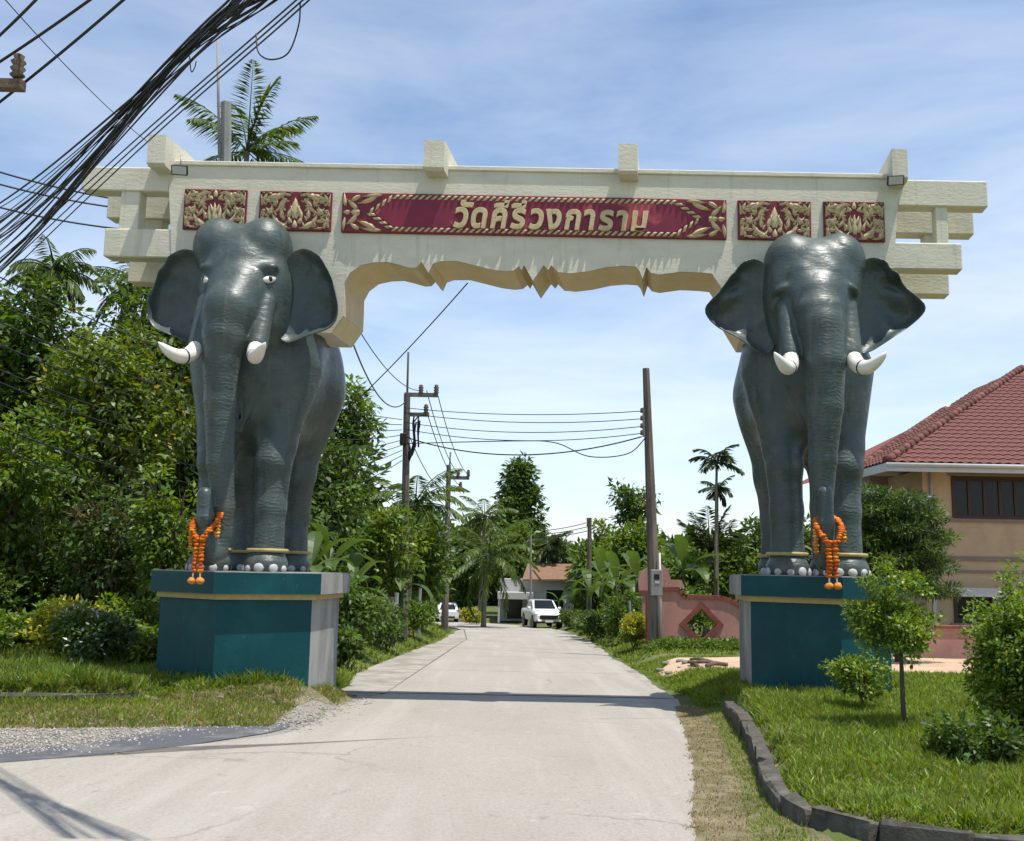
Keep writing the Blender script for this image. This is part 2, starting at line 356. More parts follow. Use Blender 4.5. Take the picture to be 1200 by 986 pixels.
def ground_h0(x, y):
    b = road_z(y)
    if x > 0:
        e = road_r(max(3, min(80, y)))
        verge = .10*sstep(e, e+1.0, x)
        if y < 16.0:
            inside = sstep(kerb_x(y)+.05, kerb_x(y)+.24, x)*sstep(kerb_y(max(2.12, x))+.05, kerb_y(max(2.12, x))+.24, y)
            far = sstep(8.5, 15, y)
            lawn = (.23+.16*far)*inside
            return b+max(lawn, verge*(1-inside) if y > 6.5 else 0.)+.03*math.sin(x*2.1+y*1.3)*inside*.6-.012
        k = sstep(16, 17.5, y)
        lawn = sstep(e+.15+.0*k, e+1.3, x)*(.39-.12*sstep(19, 24, y))
        lawn16 = (.39)*sstep(kerb_x(16)+.05, kerb_x(16)+.24, x)
        return b+(lawn*k+max(lawn16, verge)*(1-k))-.012
    kl = kerbl_y(x)
    fade = sstep(-2.3, -3.6, x) if x > -3.6 else 1.
    k = sstep(17.2, 18.6, y)
    A_ = B_ = 0.
    if k < 1:
        front = .16*sstep(kl-1.9, kl-.2, y)*sstep(-2.2, -3.8, x)
        lawn = .39*sstep(kl+.05, kl+.22, y)*sstep(-4.7, -5.2, x)
        slope = .39*sstep(kl-.6, kl+1.0, y)*sstep(-2.45, -3.25, x)
        A_ = max(front, lawn, slope)
    if k > 0:
        e = road_l(min(80, y)); B_ = .36*sstep(e-.1, e-1.3, x)
    return b+A_*(1-k)+B_*k-.012
xs = np.unique(np.round(np.concatenate([np.linspace(-900, -60, 8), np.linspace(-60, -14, 18), np.linspace(-14, -9, 18), np.arange(-9, 9.01, .14), np.linspace(9, 20, 26), np.linspace(20, 60, 14), np.linspace(60, 900, 8)]), 3))
ys = np.unique(np.round(np.concatenate([np.linspace(-60, 3, 14), np.arange(3, 24, .14), np.linspace(24, 90, 60), np.linspace(90, 1500, 14)]), 3))
V = [(x, y, ground_h(x, y)) for y in ys for x in xs]; nx = len(xs)
Fs = [(j*nx+i, j*nx+i+1, (j+1)*nx+i+1, (j+1)*nx+i) for j in range(len(ys)-1) for i in range(nx-1)]
tag(link('ground', np_mesh('ground', V, Fs, K['soil'], True)), 'grassy ground sloping gently down along the lane', 'ground', kind='structure')

def strip(mb, L, R, n, dz, mid=6):
    """sheet between two polylines that follows the ground"""
    def rs(P):
        P = np.array(P, float); d = np.r_[0, np.cumsum(np.linalg.norm(np.diff(P, axis=0), axis=1))]; t = np.linspace(0, d[-1], n+1)
        return np.c_[np.interp(t, d, P[:, 0]), np.interp(t, d, P[:, 1])]
    A, B = rs(L), rs(R)
    V = []
    for a, b in zip(A, B):
        for k in range(mid+1):
            p = a+(b-a)*k/mid; V.append((p[0], p[1], dz(p[0], p[1])))
    Fs = [(i*(mid+1)+k, i*(mid+1)+k+1, (i+1)*(mid+1)+k+1, (i+1)*(mid+1)+k) for i in range(n) for k in range(mid)]
    return mb.add(V, Fs, True)
def wob(P, amp, n=60, seed=0):
    r = np.random.default_rng(seed); P = np.array(P, float); d = np.r_[0, np.cumsum(np.linalg.norm(np.diff(P, axis=0), axis=1))]
    n = n*3; t = np.linspace(0, d[-1], n); Q = np.c_[np.interp(t, d, P[:, 0]), np.interp(t, d, P[:, 1])]
    for L_, a_ in ((2.6, 1.6), (.9, .9), (.35, .5), (.12, .3)):
        m_ = max(3, int(d[-1]/L_)); ns = r.normal(0, amp*a_, (m_+1, 2)); q = np.linspace(0, m_, n); i = np.minimum(q.astype(int), m_-1); f = q-i; f = f*f*(3-2*f)
        Q += ns[i]*(1-f)[:, None]+ns[i+1]*f[:, None]
    return Q
def gp(px, py, dz=0.):
    d = _f+_r*((px-600)/FPX)+_u*((493-py)/FPX); t = (dz-EYE)/(d.z+SLOPE*d.y); return (d.x*t, d.y*t)
APL = [gp(0, 895), gp(110, 886), gp(220, 875), gp(319, 860), gp(367, 845), gp(405, 828), gp(440, 815)]
AST = [gp(0, 877), gp(73, 874), gp(165, 859), gp(235, 849), gp(310, 847), gp(345, 848)]
GVT = [gp(0, 845), gp(183, 840), gp(330, 838), gp(403, 826), gp(432, 814)]
# the concrete apron in front of the gate
right = wob([(road_r(y), y) for y in np.linspace(3, 18.3, 12)], .014, 110, 1)
left = wob([(-30, 3), (-30, 8.4), (-14, 9.1)]+APL+[(-2.12, 18.3)], .03, 110, 2)
apron = MB(); apron_z = lambda x, y: road_z(y)+.004
strip(apron, left, right, 300, apron_z, 16)
apr = tag(apron.build('road', K['concrete']), 'pale concrete lane passing under the elephant gate', 'road', kind='structure')
# slabs of the lane beyond
y = 18.31; i = 0
while y < 60:
    L = 6.2+.5*math.sin(i*2.3)
    y1 = min(y+L, 62)
    bend = lambda yy: -.9*sstep(48, 62, yy)*max(0, (yy-48)/14)
    for s in (0,):
        mb = MB(); g = .018
        f = lambda u, v, y=y, y1=y1: ((lambda yy, xx: (xx, yy, road_z(yy)+.012))(y+g+(y1-y-2*g)*v, np.interp(y+g+(y1-y-2*g)*v, [18, 45, 62], [-2.1, -1.75, -2.6])+(np.interp(y+g+(y1-y-2*g)*v, [18, 45, 62], [2.78, 3.16, 2.6])-np.interp(y+g+(y1-y-2*g)*v, [18, 45, 62], [-2.1, -1.75, -2.6]))*u))
        mb.grid(f, 6, 4)
        mb.build('slab', K['concrete'], apr)
    y = y1; i += 1
# joint bed and shoulders
bed = MB(); strip(bed, [(-2.14, 18.2), (-1.79, 45), (-2.64, 62)], [(2.82, 18.2), (3.2, 45), (2.64, 62)], 40, lambda x, y: road_z(y)-.003, 6); bed.build('joint_bed', K['asphalt'], apr)
for n_, Lf, Rt, sd in (('shoulder', [(-3.1, 18.6), (-3.3, 22), (-3.1, 31), (-2.75, 45), (-2.85, 57), (-2.75, 61)], [(-2.12, 18.3), (-1.98, 31), (-1.79, 45), (-2.4, 57), (-2.6, 61)], 3),
                       ('gutter', [(2.80, 18.3), (2.97, 31), (3.18, 45), (2.62, 62)], [(3.0, 18.3), (3.28, 33), (3.6, 46), (3.3, 62)], 4)):
    mb = MB(); strip(mb, wob(Lf, .03 if n_ == 'shoulder' else .0, 80, sd), wob(Rt, 0 if n_ == 'shoulder' else .03, 80, sd+5), 200, lambda x, y: road_z(y)+.005, 5)
    mb.build(n_, K['concrete2'], apr)
far = MB(); strip(far, [(-2.9, 60.8), (-2.95, 62), (-4.2, 67), (-6.4, 74), (-10, 80), (-30, 92)], [(3.4, 60.8), (3.2, 62.02), (2.6, 68), (.4, 75), (-4, 84), (-26, 100)], 40, lambda x, y: road_z(y)+.017, 8)
far.build('road_bend', K['concrete'], apr)
# cracks in the shoulder and lane
# gravel, asphalt patch and dry verge on the left
gv = MB(); strip(gv, wob([(-30, 11.5), (-9, 12.9)]+GVT+[(-3.0, 19)], .06, 120, 6), wob([(-30, 8.2), (-14, 8.9)]+[(q[0]+.5, q[1]-.4) for q in APL]+[(-2.2, 18.6)], .03, 120, 7), 300, lambda x, y: max(road_z(y)-.002, ground_h(x, y)+.004), 14)
tag(gv.build('gravel_verge', K['gravel']), 'pale gravel strip along the left side of the concrete', 'gravel', kind='structure')
ap = MB(); strip(ap, wob([(-30, 9.2), (-9, 10.3)]+AST, .045, 90, 8), wob([(-30, 8.3), (-14, 9.05)]+APL[:5], .02, 90, 9), 260, lambda x, y: road_z(y)+.008 if True else 0, 6)
tag(ap.build('asphalt_patch', K['asphalt']), 'dark asphalt repair strip between gravel and concrete', 'road', kind='structure')
dv = MB(); strip(dv, wob([(-30, 13.2), (-7, 14.0), (-4.9, 14.6), (-3.6, 15.8), (-3.1, 17.5)], .06, 90, 10), wob([(-30, 11.4), (-9, 12.8)]+[(q[0]+.02, q[1]-.05) for q in GVT], .06, 90, 11), 260, lambda x, y: ground_h(x, y)+.010, 6)
tag(dv.build('verge', K['drygrass']), 'dry trampled grass verge beside the gravel', 'verge', kind='structure')
dr = MB(); strip(dr, wob([(road_r(y)-.10, y) for y in np.linspace(5, 17, 10)], .02, 90, 12), wob([(min(road_r(y)+.75, kerb_x(y)-.03), y) for y in np.linspace(5, 17, 10)], .05, 90, 13), 260, lambda x, y: max(ground_h(x, y)+.012, road_z(y)+.009), 8)
tag(dr.build('verge', K['drygrass']), 'strip of thin dry grass between lane and kerb wall', 'verge', kind='structure')
sd = MB(); strip(sd, wob([(3.6, 25.0), (4.2, 27.2), (6.5, 28.3), (9.5, 29.4), (24, 30)], .06, 90, 14), wob([(3.5, 24.6), (4.0, 22.6), (5.2, 20.7), (8.5, 20.4), (24, 21)], .08, 90, 15), 200, lambda x, y: ground_h(x, y)+.02, 10)
tag(sd.build('sand_yard', K['sand']), 'bare pinkish sand yard in front of the pink wall', 'sand', kind='structure')
#--GATE--
# ------------------------------------------------------------------ plinths
YAW = math.radians(-6)
def plinth(tip, ztop, label, wr=1.2):
    zg = -.35
    root = empty('plinth', (tip[0], tip[1], zg), YAW, label, 'plinth', 'teal plinths under the elephants')
    def hexa(o): return [(0, -o*1.15), (wr+o, .75*wr/1.2-o*.45), (wr+o, 2.3+o*.45), (0, 3.05+o*1.15), (-1.2-o, 2.3+o*.45), (-1.2-o, .75-o*.45)]
    H = ztop-zg
    # walls: two teal front faces, plaster sides
    P = hexa(0); body = MB(); body.prism(P, 'z', 0, H-.40); b = body.build('base', K['teal'], root)
    b.data.materials.append(K['plaster'])
    for p in b.data.polygons:
        if p.normal.y > -.3: p.material_index = 1
    bd = MB(); bd.prism(hexa(.06), 'z', H-.41, H-.325); bd.build('gold_band', K['goldband'], root)
    cp = MB(); cp.prism(hexa(.15), 'z', H-.326, H-.015); c = cp.build('cap', K['teal'], root)
    c.data.materials.append(K['plaster'])
    for p in c.data.polygons:
        if p.normal.y > -.3: p.material_index = 1
    tp = MB(); tp.prism(hexa(.13), 'z', H-.02, H); tp.build('top_slab', K['plaster'], root)
    return root
PL = (-4.26, 15.2, 1.50); PR = (4.86, 15.2, 1.60)
plinth(PL[:2], PL[2], 'teal plinth with gold band under the elephant with painted eyes')
plinth(PR[:2], PR[2], 'teal plinth with gold band beside the pruned little tree and pink wall', .82)

# ------------------------------------------------------------------ elephants (one smooth surface from a distance field)
def surface_nets(F, org, h):
    s = F < 0; n = np.array(F.shape)
    c = [(i, j, k) for i in (0, 1) for j in (0, 1) for k in (0, 1)]
    sub = lambda A, o: A[o[0]:n[0]-1+o[0], o[1]:n[1]-1+o[1], o[2]:n[2]-1+o[2]]
    cnt = sum(sub(s, o).astype(np.int8) for o in c)
    act = np.argwhere((cnt > 0) & (cnt < 8)); idx = -np.ones(n-1, np.int64); idx[tuple(act.T)] = np.arange(len(act))
    acc = np.zeros((len(act), 3)); num = np.zeros(len(act))
    for a in c:
        for ax in range(3):
            if a[ax]: continue
            b = list(a); b[ax] = 1
            fa = F[act[:, 0]+a[0], act[:, 1]+a[1], act[:, 2]+a[2]]; fb = F[act[:, 0]+b[0], act[:, 1]+b[1], act[:, 2]+b[2]]
            m_ = (fa < 0) != (fb < 0); t = np.where(m_, fa/np.where(m_, fa-fb, 1), 0)
            p = np.array(a, float)[None]+np.zeros((len(act), 3)); p[:, ax] += t
            acc[m_] += p[m_]; num[m_] += 1
    Vv = (act+acc/num[:, None])*h+np.array(org)
    Q = []
    for ax in range(3):
        o1, o2 = (ax+1) % 3, (ax+2) % 3
        sl0 = [slice(None)]*3; sl1 = [slice(None)]*3; sl0[ax] = slice(0, -1); sl1[ax] = slice(1, None)
        ch = np.argwhere(s[tuple(sl0)] != s[tuple(sl1)])
        ch = ch[(ch[:, o1] > 0) & (ch[:, o2] > 0) & (ch[:, o1] < n[o1]-1) & (ch[:, o2] < n[o2]-1)]
        e1 = np.zeros(3, int); e1[o1] = 1; e2 = np.zeros(3, int); e2[o2] = 1
        q = np.stack([idx[tuple((ch-e1-e2).T)], idx[tuple((ch-e2).T)], idx[tuple(ch.T)], idx[tuple((ch-e1).T)]], 1)
        fl = ~s[tuple(sl0)][tuple(ch.T)]; q[fl] = q[fl][:, ::-1]; Q.append(q)
    return Vv, np.concatenate(Q)
def sdf_mesh(prims, lo, hi, h):
    lo = np.array(lo, float); n = np.ceil((np.array(hi)-lo)/h).astype(int)+1
    ax = [lo[i]+np.arange(n[i])*h for i in range(3)]
    F = np.full(n, 9., np.float32)
    for pr in prims:
        kind, k = pr[0], pr[1]
        if kind == 'cap':
            a, b, ra, rb = [np.array(v, float) for v in pr[2:6]]; r_ = max(ra, rb); bl = np.minimum(a, b)-r_; bh = np.maximum(a, b)+r_
        else:
            c, r = np.array(pr[2], float), np.array(pr[3], float); e = float(np.linalg.norm(r)) if len(pr) > 4 else 0
            bl, bh = c-np.maximum(r, e), c+np.maximum(r, e)
        pad = abs(k)*1.2+3*h
        i0 = np.clip(np.floor((bl-pad-lo)/h).astype(int), 0, n-1); i1 = np.clip(np.ceil((bh+pad-lo)/h).astype(int)+1, 1, n)
        X, Y, Z = np.meshgrid(*[ax[i][i0[i]:i1[i]] for i in range(3)], indexing='ij')
        if kind == 'cap':
            ab = b-a; t = ((X-a[0])*ab[0]+(Y-a[1])*ab[1]+(Z-a[2])*ab[2])/max(1e-9, ab.dot(ab)); t = np.clip(t, 0, 1)
            d = np.sqrt((X-a[0]-t*ab[0])**2+(Y-a[1]-t*ab[1])**2+(Z-a[2]-t*ab[2])**2)-(ra+t*(rb-ra))
        else:
            P = np.stack([X-c[0], Y-c[1], Z-c[2]])
            if len(pr) > 4: P = np.tensordot(np.array(Euler(pr[4]).to_matrix().transposed()), P, 1)
            k0 = np.sqrt(sum((P[i]/r[i])**2 for i in range(3))); k1 = np.sqrt(sum((P[i]/r[i]**2)**2 for i in range(3)))
            d = k0*(k0-1)/np.maximum(k1, 1e-6)
        sl = tuple(slice(i0[i], i1[i]) for i in range(3)); f0 = F[sl]
        if k < 0:                                      # carve
            kk = -k; hh = np.clip(.5-.5*(f0+d)/kk, 0, 1); F[sl] = f0*(1-hh)+(-d)*hh+kk*hh*(1-hh)
        else:
            hh = np.clip(.5+.5*(f0-d)/k, 0, 1); F[sl] = f0*(1-hh)+d*hh-k*hh*(1-hh)
    return surface_nets(F, lo, h)

def elephant_paint(wr=1.):
    M = mat('elephant paint', (.058, .083, .077), (.042, .061, .057), .37, 1.6, .45, c3=(.10, .112, .095), scale3=.9, c3pos=(.52, .8))
    nt = M.node_tree; N = nt.nodes; L = nt.links; b = N['Principled BSDF']
    tc_ = N.new('ShaderNodeTexCoord')
    def nz(sc, st, det, dist=0.):
        mp_ = N.new('ShaderNodeMapping'); mp_.inputs['Scale'].default_value = st; L.new(tc_.outputs['Object'], mp_.inputs[0])
        a = N.new('ShaderNodeTexNoise'); a.inputs['Scale'].default_value = sc; a.inputs['Detail'].default_value = det; a.inputs['Distortion'].default_value = dist; L.new(mp_.outputs[0], a.inputs['Vector']); return a
    a = nz(3.2, (1, 1, 4), 4, 1.5); c = nz(6, (1, 1, 1.3), 5, .5)
    src = b.inputs['Base Color'].links[0].from_socket
    for (sc, st, lo, hi, cc, amt) in ((3.0, (2.2, 2.2, .22), .54, .74, (.12, .118, .095), .55), (5.0, (1, 1, .6), .60, .70, (.028, .036, .034), .6), (26, (1, 1, 1), .66, .72, (.20, .20, .18), .35)):
        q = nz(sc, st, 6, .4); r_ = N.new('ShaderNodeMapRange'); r_.inputs[1].default_value = lo; r_.inputs[2].default_value = hi; r_.inputs[4].default_value = amt; L.new(q.outputs['Fac'], r_.inputs[0])
        x_ = N.new('ShaderNodeMixRGB'); x_.inputs[2].default_value = (*cc, 1); L.new(r_.outputs[0], x_.inputs[0]); L.new(src, x_.inputs[1]); src = x_.outputs[0]
    L.new(src, b.inputs['Base Color'])
    b1 = N.new('ShaderNodeBump'); b1.inputs['Strength'].default_value = .14; b1.inputs['Distance'].default_value = .06; L.new(a.outputs['Fac'], b1.inputs['Height'])
    b2 = N.new('ShaderNodeBump'); b2.inputs['Strength'].default_value = .36; b2.inputs['Distance'].default_value = .03; L.new(c.outputs['Fac'], b2.inputs['Height']); L.new(b1.outputs[0], b2.inputs['Normal'])
    wv = N.new('ShaderNodeTexWave'); wv.wave_type = 'BANDS'; wv.bands_direction = 'Z'; wv.inputs['Scale'].default_value = 5.2; wv.inputs['Distortion'].default_value = 9.0; wv.inputs['Detail'].default_value = 3; wv.inputs['Detail Scale'].default_value = 1.4
    L.new(tc_.outputs['Object'], wv.inputs['Vector'])
    sp_ = N.new('ShaderNodeSeparateXYZ'); L.new(tc_.outputs['Object'], sp_.inputs[0])
    def rng_(sock, a0, a1, o0, o1):
        m_ = N.new('ShaderNodeMapRange'); m_.interpolation_type = 'SMOOTHSTEP'; m_.inputs[1].default_value = a0; m_.inputs[2].default_value = a1; m_.inputs[3].default_value = o0; m_.inputs[4].default_value = o1; L.new(sock, m_.inputs[0]); return m_.outputs[0]
    leg = rng_(sp_.outputs['Z'], 1.6, 2.5, 1, 0); tru = rng_(sp_.outputs['Y'], -.72, -.62, 1, 0); tz = rng_(sp_.outputs['Z'], 3.5, 4.1, 1, 0)
    ax_ = N.new('ShaderNodeMath'); ax_.operation = 'ABSOLUTE'; L.new(sp_.outputs['X'], ax_.inputs[0]); xm = rng_(ax_.outputs[0], .30, .42, 1, 0)
    t0 = N.new('ShaderNodeMath'); t0.operation = 'MULTIPLY'; L.new(tru, t0.inputs[0]); L.new(xm, t0.inputs[1])
    t2 = N.new('ShaderNodeMath'); t2.operation = 'MULTIPLY'; L.new(t0.outputs[0], t2.inputs[0]); L.new(tz, t2.inputs[1])
    mxm = N.new('ShaderNodeMath'); mxm.operation = 'MAXIMUM'; L.new(leg, mxm.inputs[0]); L.new(t2.outputs[0], mxm.inputs[1])
    sc_ = N.new('ShaderNodeMath'); sc_.operation = 'MULTIPLY'; sc_.inputs[1].default_value = .15*wr; vm = rng_(c.outputs['Fac'], .35, .62, .15, 1.25); vv = N.new('ShaderNodeMath'); vv.operation = 'MULTIPLY'; L.new(mxm.outputs[0], vv.inputs[0]); L.new(vm, vv.inputs[1]); L.new(vv.outputs[0], sc_.inputs[0])
    b3 = N.new('ShaderNodeBump'); b3.inputs['Distance'].default_value = .035; L.new(sc_.outputs[0], b3.inputs['Strength']); L.new(wv.outputs['Fac'], b3.inputs['Height']); L.new(b2.outputs[0], b3.inputs['Normal'])
    L.new(b3.outputs[0], b.inputs['Normal'])
    rr = N.new('ShaderNodeMapRange'); rr.inputs[3].default_value = .24; rr.inputs[4].default_value = .62; L.new(c.outputs['Fac'], rr.inputs[0]); L.new(rr.outputs[0], b.inputs['Roughness'])
    return M
K['eleph'] = elephant_paint(); K['eleph_ear'] = elephant_paint(0.)
K['eleph_dark'] = mat('dark eye patch', (.022, .028, .030), None, .45)

def elephant(px, py, pz, dome, dtop, brow, yaw, rear, bw, fl, label):
    """local frame: front feet at y=0, facing -y; dome shifts the crown sideways"""
    root = empty('elephant_statue', (px, py, pz), yaw, label, 'elephant statue', 'grey elephant statues carrying the gate beam')
    p = []
    E_ = lambda k, c, r, *rot: p.append(('ell', k, c, r)+rot); C_ = lambda k, a, b, ra, rb: p.append(('cap', k, a, b, ra, rb))
    E_(.3, (0, 1.15, 3.45), (1.0*bw, 1.5, 1.25)); E_(.4, (.03, .35, 3.45), (.98*bw, .75, 1.25)); E_(.4, (.03, 1.85, 3.40), (1.04*bw, .95, 1.25))
    E_(.3, (0, .1, 2.9), (.50, .5, .80)); E_(.3, (0, 1.2, 2.75), (.75, 1.4, .70))
    for s in (-1, 1):
        C_(.22, (s*.60+fl*.5, .30, 3.3), (s*.47+fl, .08, 2.0), .46, .31); C_(.12, (s*.47+fl, .08, 2.0), (s*.44+fl, 0, 1.0), .30, .25); C_(.1, (s*.44+fl, 0, 1.0), (s*.44+fl, -.02, .32), .245, .26)
        E_(.08, (s*.45+fl, -.05, .10), (.335, .36, .25)); E_(.1, (s*.46+fl, -.06, 1.70), (.27, .26, .26))
        C_(.3, (s*.56*bw+rear*.4, 1.85, 3.1), (s*.47+rear, 1.80, 1.7), .54, .33); C_(.15, (s*.50+rear, 1.80, 1.7), (s*.44+rear, 2.0, .95), .31, .25); C_(.1, (s*.44+rear, 2.0, .95), (s*.44+rear, 1.95, .3), .24, .27)
        E_(.08, (s*.44+rear, 1.92, .10), (.33, .35, .23))
    # neck and head
    C_(.35, (0, .55, 4.0), (0, -.1, 4.35), .92, .75)
    E_(.18, (dome*.5, -.35, 4.55), (.70, .50, .72))
    for s in (-1, 1):
        E_(.15, (dome+s*.37, -.30, 4.93+dtop), (.42, .48, .49)); E_(.15, (s*.42, -.50, 4.42), (.27, .32, .45))
        E_(.16, (s*.38, -.45, 3.95), (.28, .35, .50))
        if brow: E_(.05, (s*.51, -.80, 4.37), (.16, .17, .085), (0, s*.65, 0)); E_(-.10, (s*.58, -.88, 4.18), (.10, .12, .11)); E_(.12, (s*.22, -.86, 4.52), (.2, .14, .25))
        else: E_(.07, (s*.47, -.79, 4.63), (.16, .12, .08), (0, s*-.25, 0)); E_(-.10, (s*.52, -1.0, 4.45), (.19, .14, .13))
    E_(.14, (dome*.4, -.70, 4.52), (.46, .28, .58)); E_(.15, (0, -.86, 4.15), (.42, .28, .40))
    C_(.25, (0, -.3, 3.5), (0, -.35, 3.1), .34, .22)                         # lower jaw
    if brow:
        E_(.08, (.0, -1.04, 4.02), (.36, .22, .14))
        T = [(0, -.78, 4.2, .42), (.02, -1.0, 3.75, .37), (.05, -1.08, 3.2, .31), (.04, -1.06, 2.5, .265), (0, -1.0, 1.7, .205), (-.02, -.92, 1.0, .165), (-.03, -.88, .55, .145), (-.02, -.93, .27, .135), (-.02, -1.06, .22, .13), (-.02, -1.16, .38, .125), (-.01, -1.18, .75, .12), (-.01, -1.17, 1.20, .11)]
    else: T = [(.02, -.78, 4.25, .43), (.0, -1.02, 3.9, .40), (-.04, -1.10, 3.5, .335), (-.07, -1.10, 3.1, .27), (-.07, -1.06, 2.5, .235), (-.03, -1.0, 1.6, .20), (.02, -.92, .95, .17), (.02, -.88, .55, .15), (-.02, -.93, .27, .14), (-.08, -1.06, .22, .135), (-.11, -1.16, .4, .13), (-.13, -1.2, .75, .125), (-.16, -1.2, 1.10, .115)]
    TT = []
    for a, b in zip(T, T[1:]):
        C_(.05 if a[2] < 3.9 else .15, a[:3], b[:3], a[3], b[3]); TT.append((a, b))
    for s in (-1, 1):
        for q in range(3): C_(.05, (s*(.10+.12*q), -.38-.03*(2-q), 2.95), (s*.03*(q+1), -.34, 2.15+.1*q), .035, .03)
        for q in range(3): C_(.05, (s*(.80+.04*q), 1.45+.22*q, 2.9), (s*(.60-.02*q), 1.50+.12*q, 2.05-.1*q), .04, .02)
        C_(.05, (s*.47, -.80, 4.10), (s*.45, -1.06, 3.30 if brow else 3.36), .14, .155)         # tusk sheath
    E_(.2, (dome, -.30, 4.90+dtop), (.3, .44, .36))
    C_(.06, (0, 2.7, 3.7), (0, 2.9, 1.6), .12, .05)                            # tail
    Vv, Q = sdf_mesh(p, (-1.75, -1.6, -.02), (1.75, 3.3, 5.85), .036)
    Vv[:, 2] = np.maximum(Vv[:, 2], 0.0)
    body = link('body', np_mesh('elephant body', Vv, Q, K['eleph'], True), root)
    # ears
    def ear(s):
        if brow: O = [(0, .34), (.16, .50), (.34, .53), (.52, .40), (.72, .14), (.90, -.08), (1.08, -.30), (1.02, -.42), (.84, -.58), (.64, -.72), (.44, -.86), (.22, -1.0), (.05, -1.05), (-.06, -.8), (-.04, -.4), (0, 0)]
        else: O = [(0, .40), (.14, .56), (.34, .60), (.56, .50), (.74, .22), (.84, -.06), (.90, -.32), (.88, -.54), (.76, -.70), (.56, -.78), (.34, -.87), (.10, -.95), (-.06, -.8), (-.06, -.4), (-.02, 0)]
        O = np.array(O+[O[0]]); d = np.r_[0, np.cumsum(np.linalg.norm(np.diff(O, axis=0), axis=1))]; t = np.linspace(0, d[-1], 65)[:-1]
        P = np.c_[np.interp(t, d, O[:, 0]), np.interp(t, d, O[:, 1])]
        P = (P+np.roll(P, 1, 0)+np.roll(P, -1, 0))/3
        cen = np.array([.36, -.2]); R = [0.001, .15, .3, .45, .6, .72, .82, .9, .95, .98, 1.0]; N_ = len(P)
        def dep(q, r):
            u, w = q; ang = math.atan2(w-.3, u+.15)
            rip = (.065 if brow else .045)*math.sin(ang*15+math.sin(ang*4)*1.5)*sstep(.15, .7, u)*(1 if brow else .55)
            return .12*u+.10*(1-r**2)+rip*sstep(0, .5, r)-.15*sstep(.80, 1., r)*(.35+.65*sstep(.05, .45, u))
        mb = MB(); V1 = []
        for lay in (0, 1):
            for r in R:
                rr = r if lay == 0 else r*.985
                for q in P:
                    z = cen+(q-cen)*rr; V1.append((s*z[0], dep(z, r)+lay*(.085), z[1]))
        Fs = []; nr = len(R)
        for lay in (0, 1):
            for i in range(nr-1):
                for k in range(N_):
                    o = lay*nr*N_; f = (o+i*N_+k, o+i*N_+(k+1) % N_, o+(i+1)*N_+(k+1) % N_, o+(i+1)*N_+k); Fs.append(f if lay == 0 else f[::-1])
        o = (nr-1)*N_
        for k in range(N_): Fs.append((o+k, o+(k+1) % N_, o+nr*N_+(k+1) % N_, o+nr*N_+k))
        mb.add(V1, Fs, True)
        mb.build('ear', K['eleph_ear'], root, (s*.64+dome*.4, -.38, 4.47), (0, 0, 0))
    ear(-1); ear(1)
    # tusks with a dark ring
    for s in (-1, 1):
        b0 = Vector((s*.45, -1.05, 3.28 if brow else 3.36)); pts = []; rad = []
        for k in range(17):
            t = k/16; pts.append(b0+Vector((s*(.08*t+.26*t*t), -.02-.80*t+.14*t*t, (-.95*t+.86*t*t) if brow else (-.90*t+.80*t*t)))); rad.append(.118*(1-t**2.4)**.6+.006)
        tk = MB().tube(pts, rad, 14).build('tusk', K['ivory'], root)
        rg = MB(); i = 7; dct = (pts[i+1]-pts[i-1]).normalized(); rg.tube([pts[i]-dct*.012, pts[i]+dct*.012], rad[i]+.005, 14); rg.build('ring', K['eleph_dark'], tk)
    # eyes
    if not brow:
        for s in (-1, 1):
            e = MB().ball((0, 0, 0), (.12, .045, .058), 14, 8).build('eye', K['ivory'], root, (s*.505, -.83, 4.45), (0, s*-.35, s*.80))
            MB().ball((0, -.036, .004), (.036, .016, .044), 10, 6).build('pupil', K['dark'], e)
    # toenails and anklets
    for s in (-1, 1):
        for (fx, fy, rr, nn) in ((s*.45+fl, -.05, .325, 5), (s*.44+rear, 1.92, .32, 4)):
            for k in range(nn):
                a = math.radians(-90+(k-(nn-1)/2)*36+random.uniform(-4, 4)); q = random.uniform(.7, 1.05); MB().ball((0, 0, 0), (.082*q, .045, .078*q), 8, 6).build('toenail', K['nail'], root, (fx+(rr-.01)*math.cos(a), fy+(rr+.02)*math.sin(a), .062*q), (-.25, 0, a+math.pi/2))
            mb = MB(); rz = .30
            ring = [(fx+(rz)*math.cos(2*math.pi*k/22), fy+.03+(rz)*math.sin(2*math.pi*k/22), .325) for k in range(23)]
            mb.tube(ring, .03, 8, cap=False); mb.build('anklet', K['goldband'], root)
    return root
K['nail'] = mat('chalky nail paint', (.56, .55, .52), (.33, .34, .33), .6, 5, .3, .1)
EL1 = elephant(-4.22, 16.15, PL[2], -.12, .18, False, math.radians(-4), -.16, .98, 0., 'grey elephant statue with white almond eyes and ribbed trunk')
EL2 = elephant(4.74, 16.15, PR[2], .08, 0., True, math.radians(-6), +.18, .84, .06, 'grey elephant statue with hooded brows and wide flared ears')
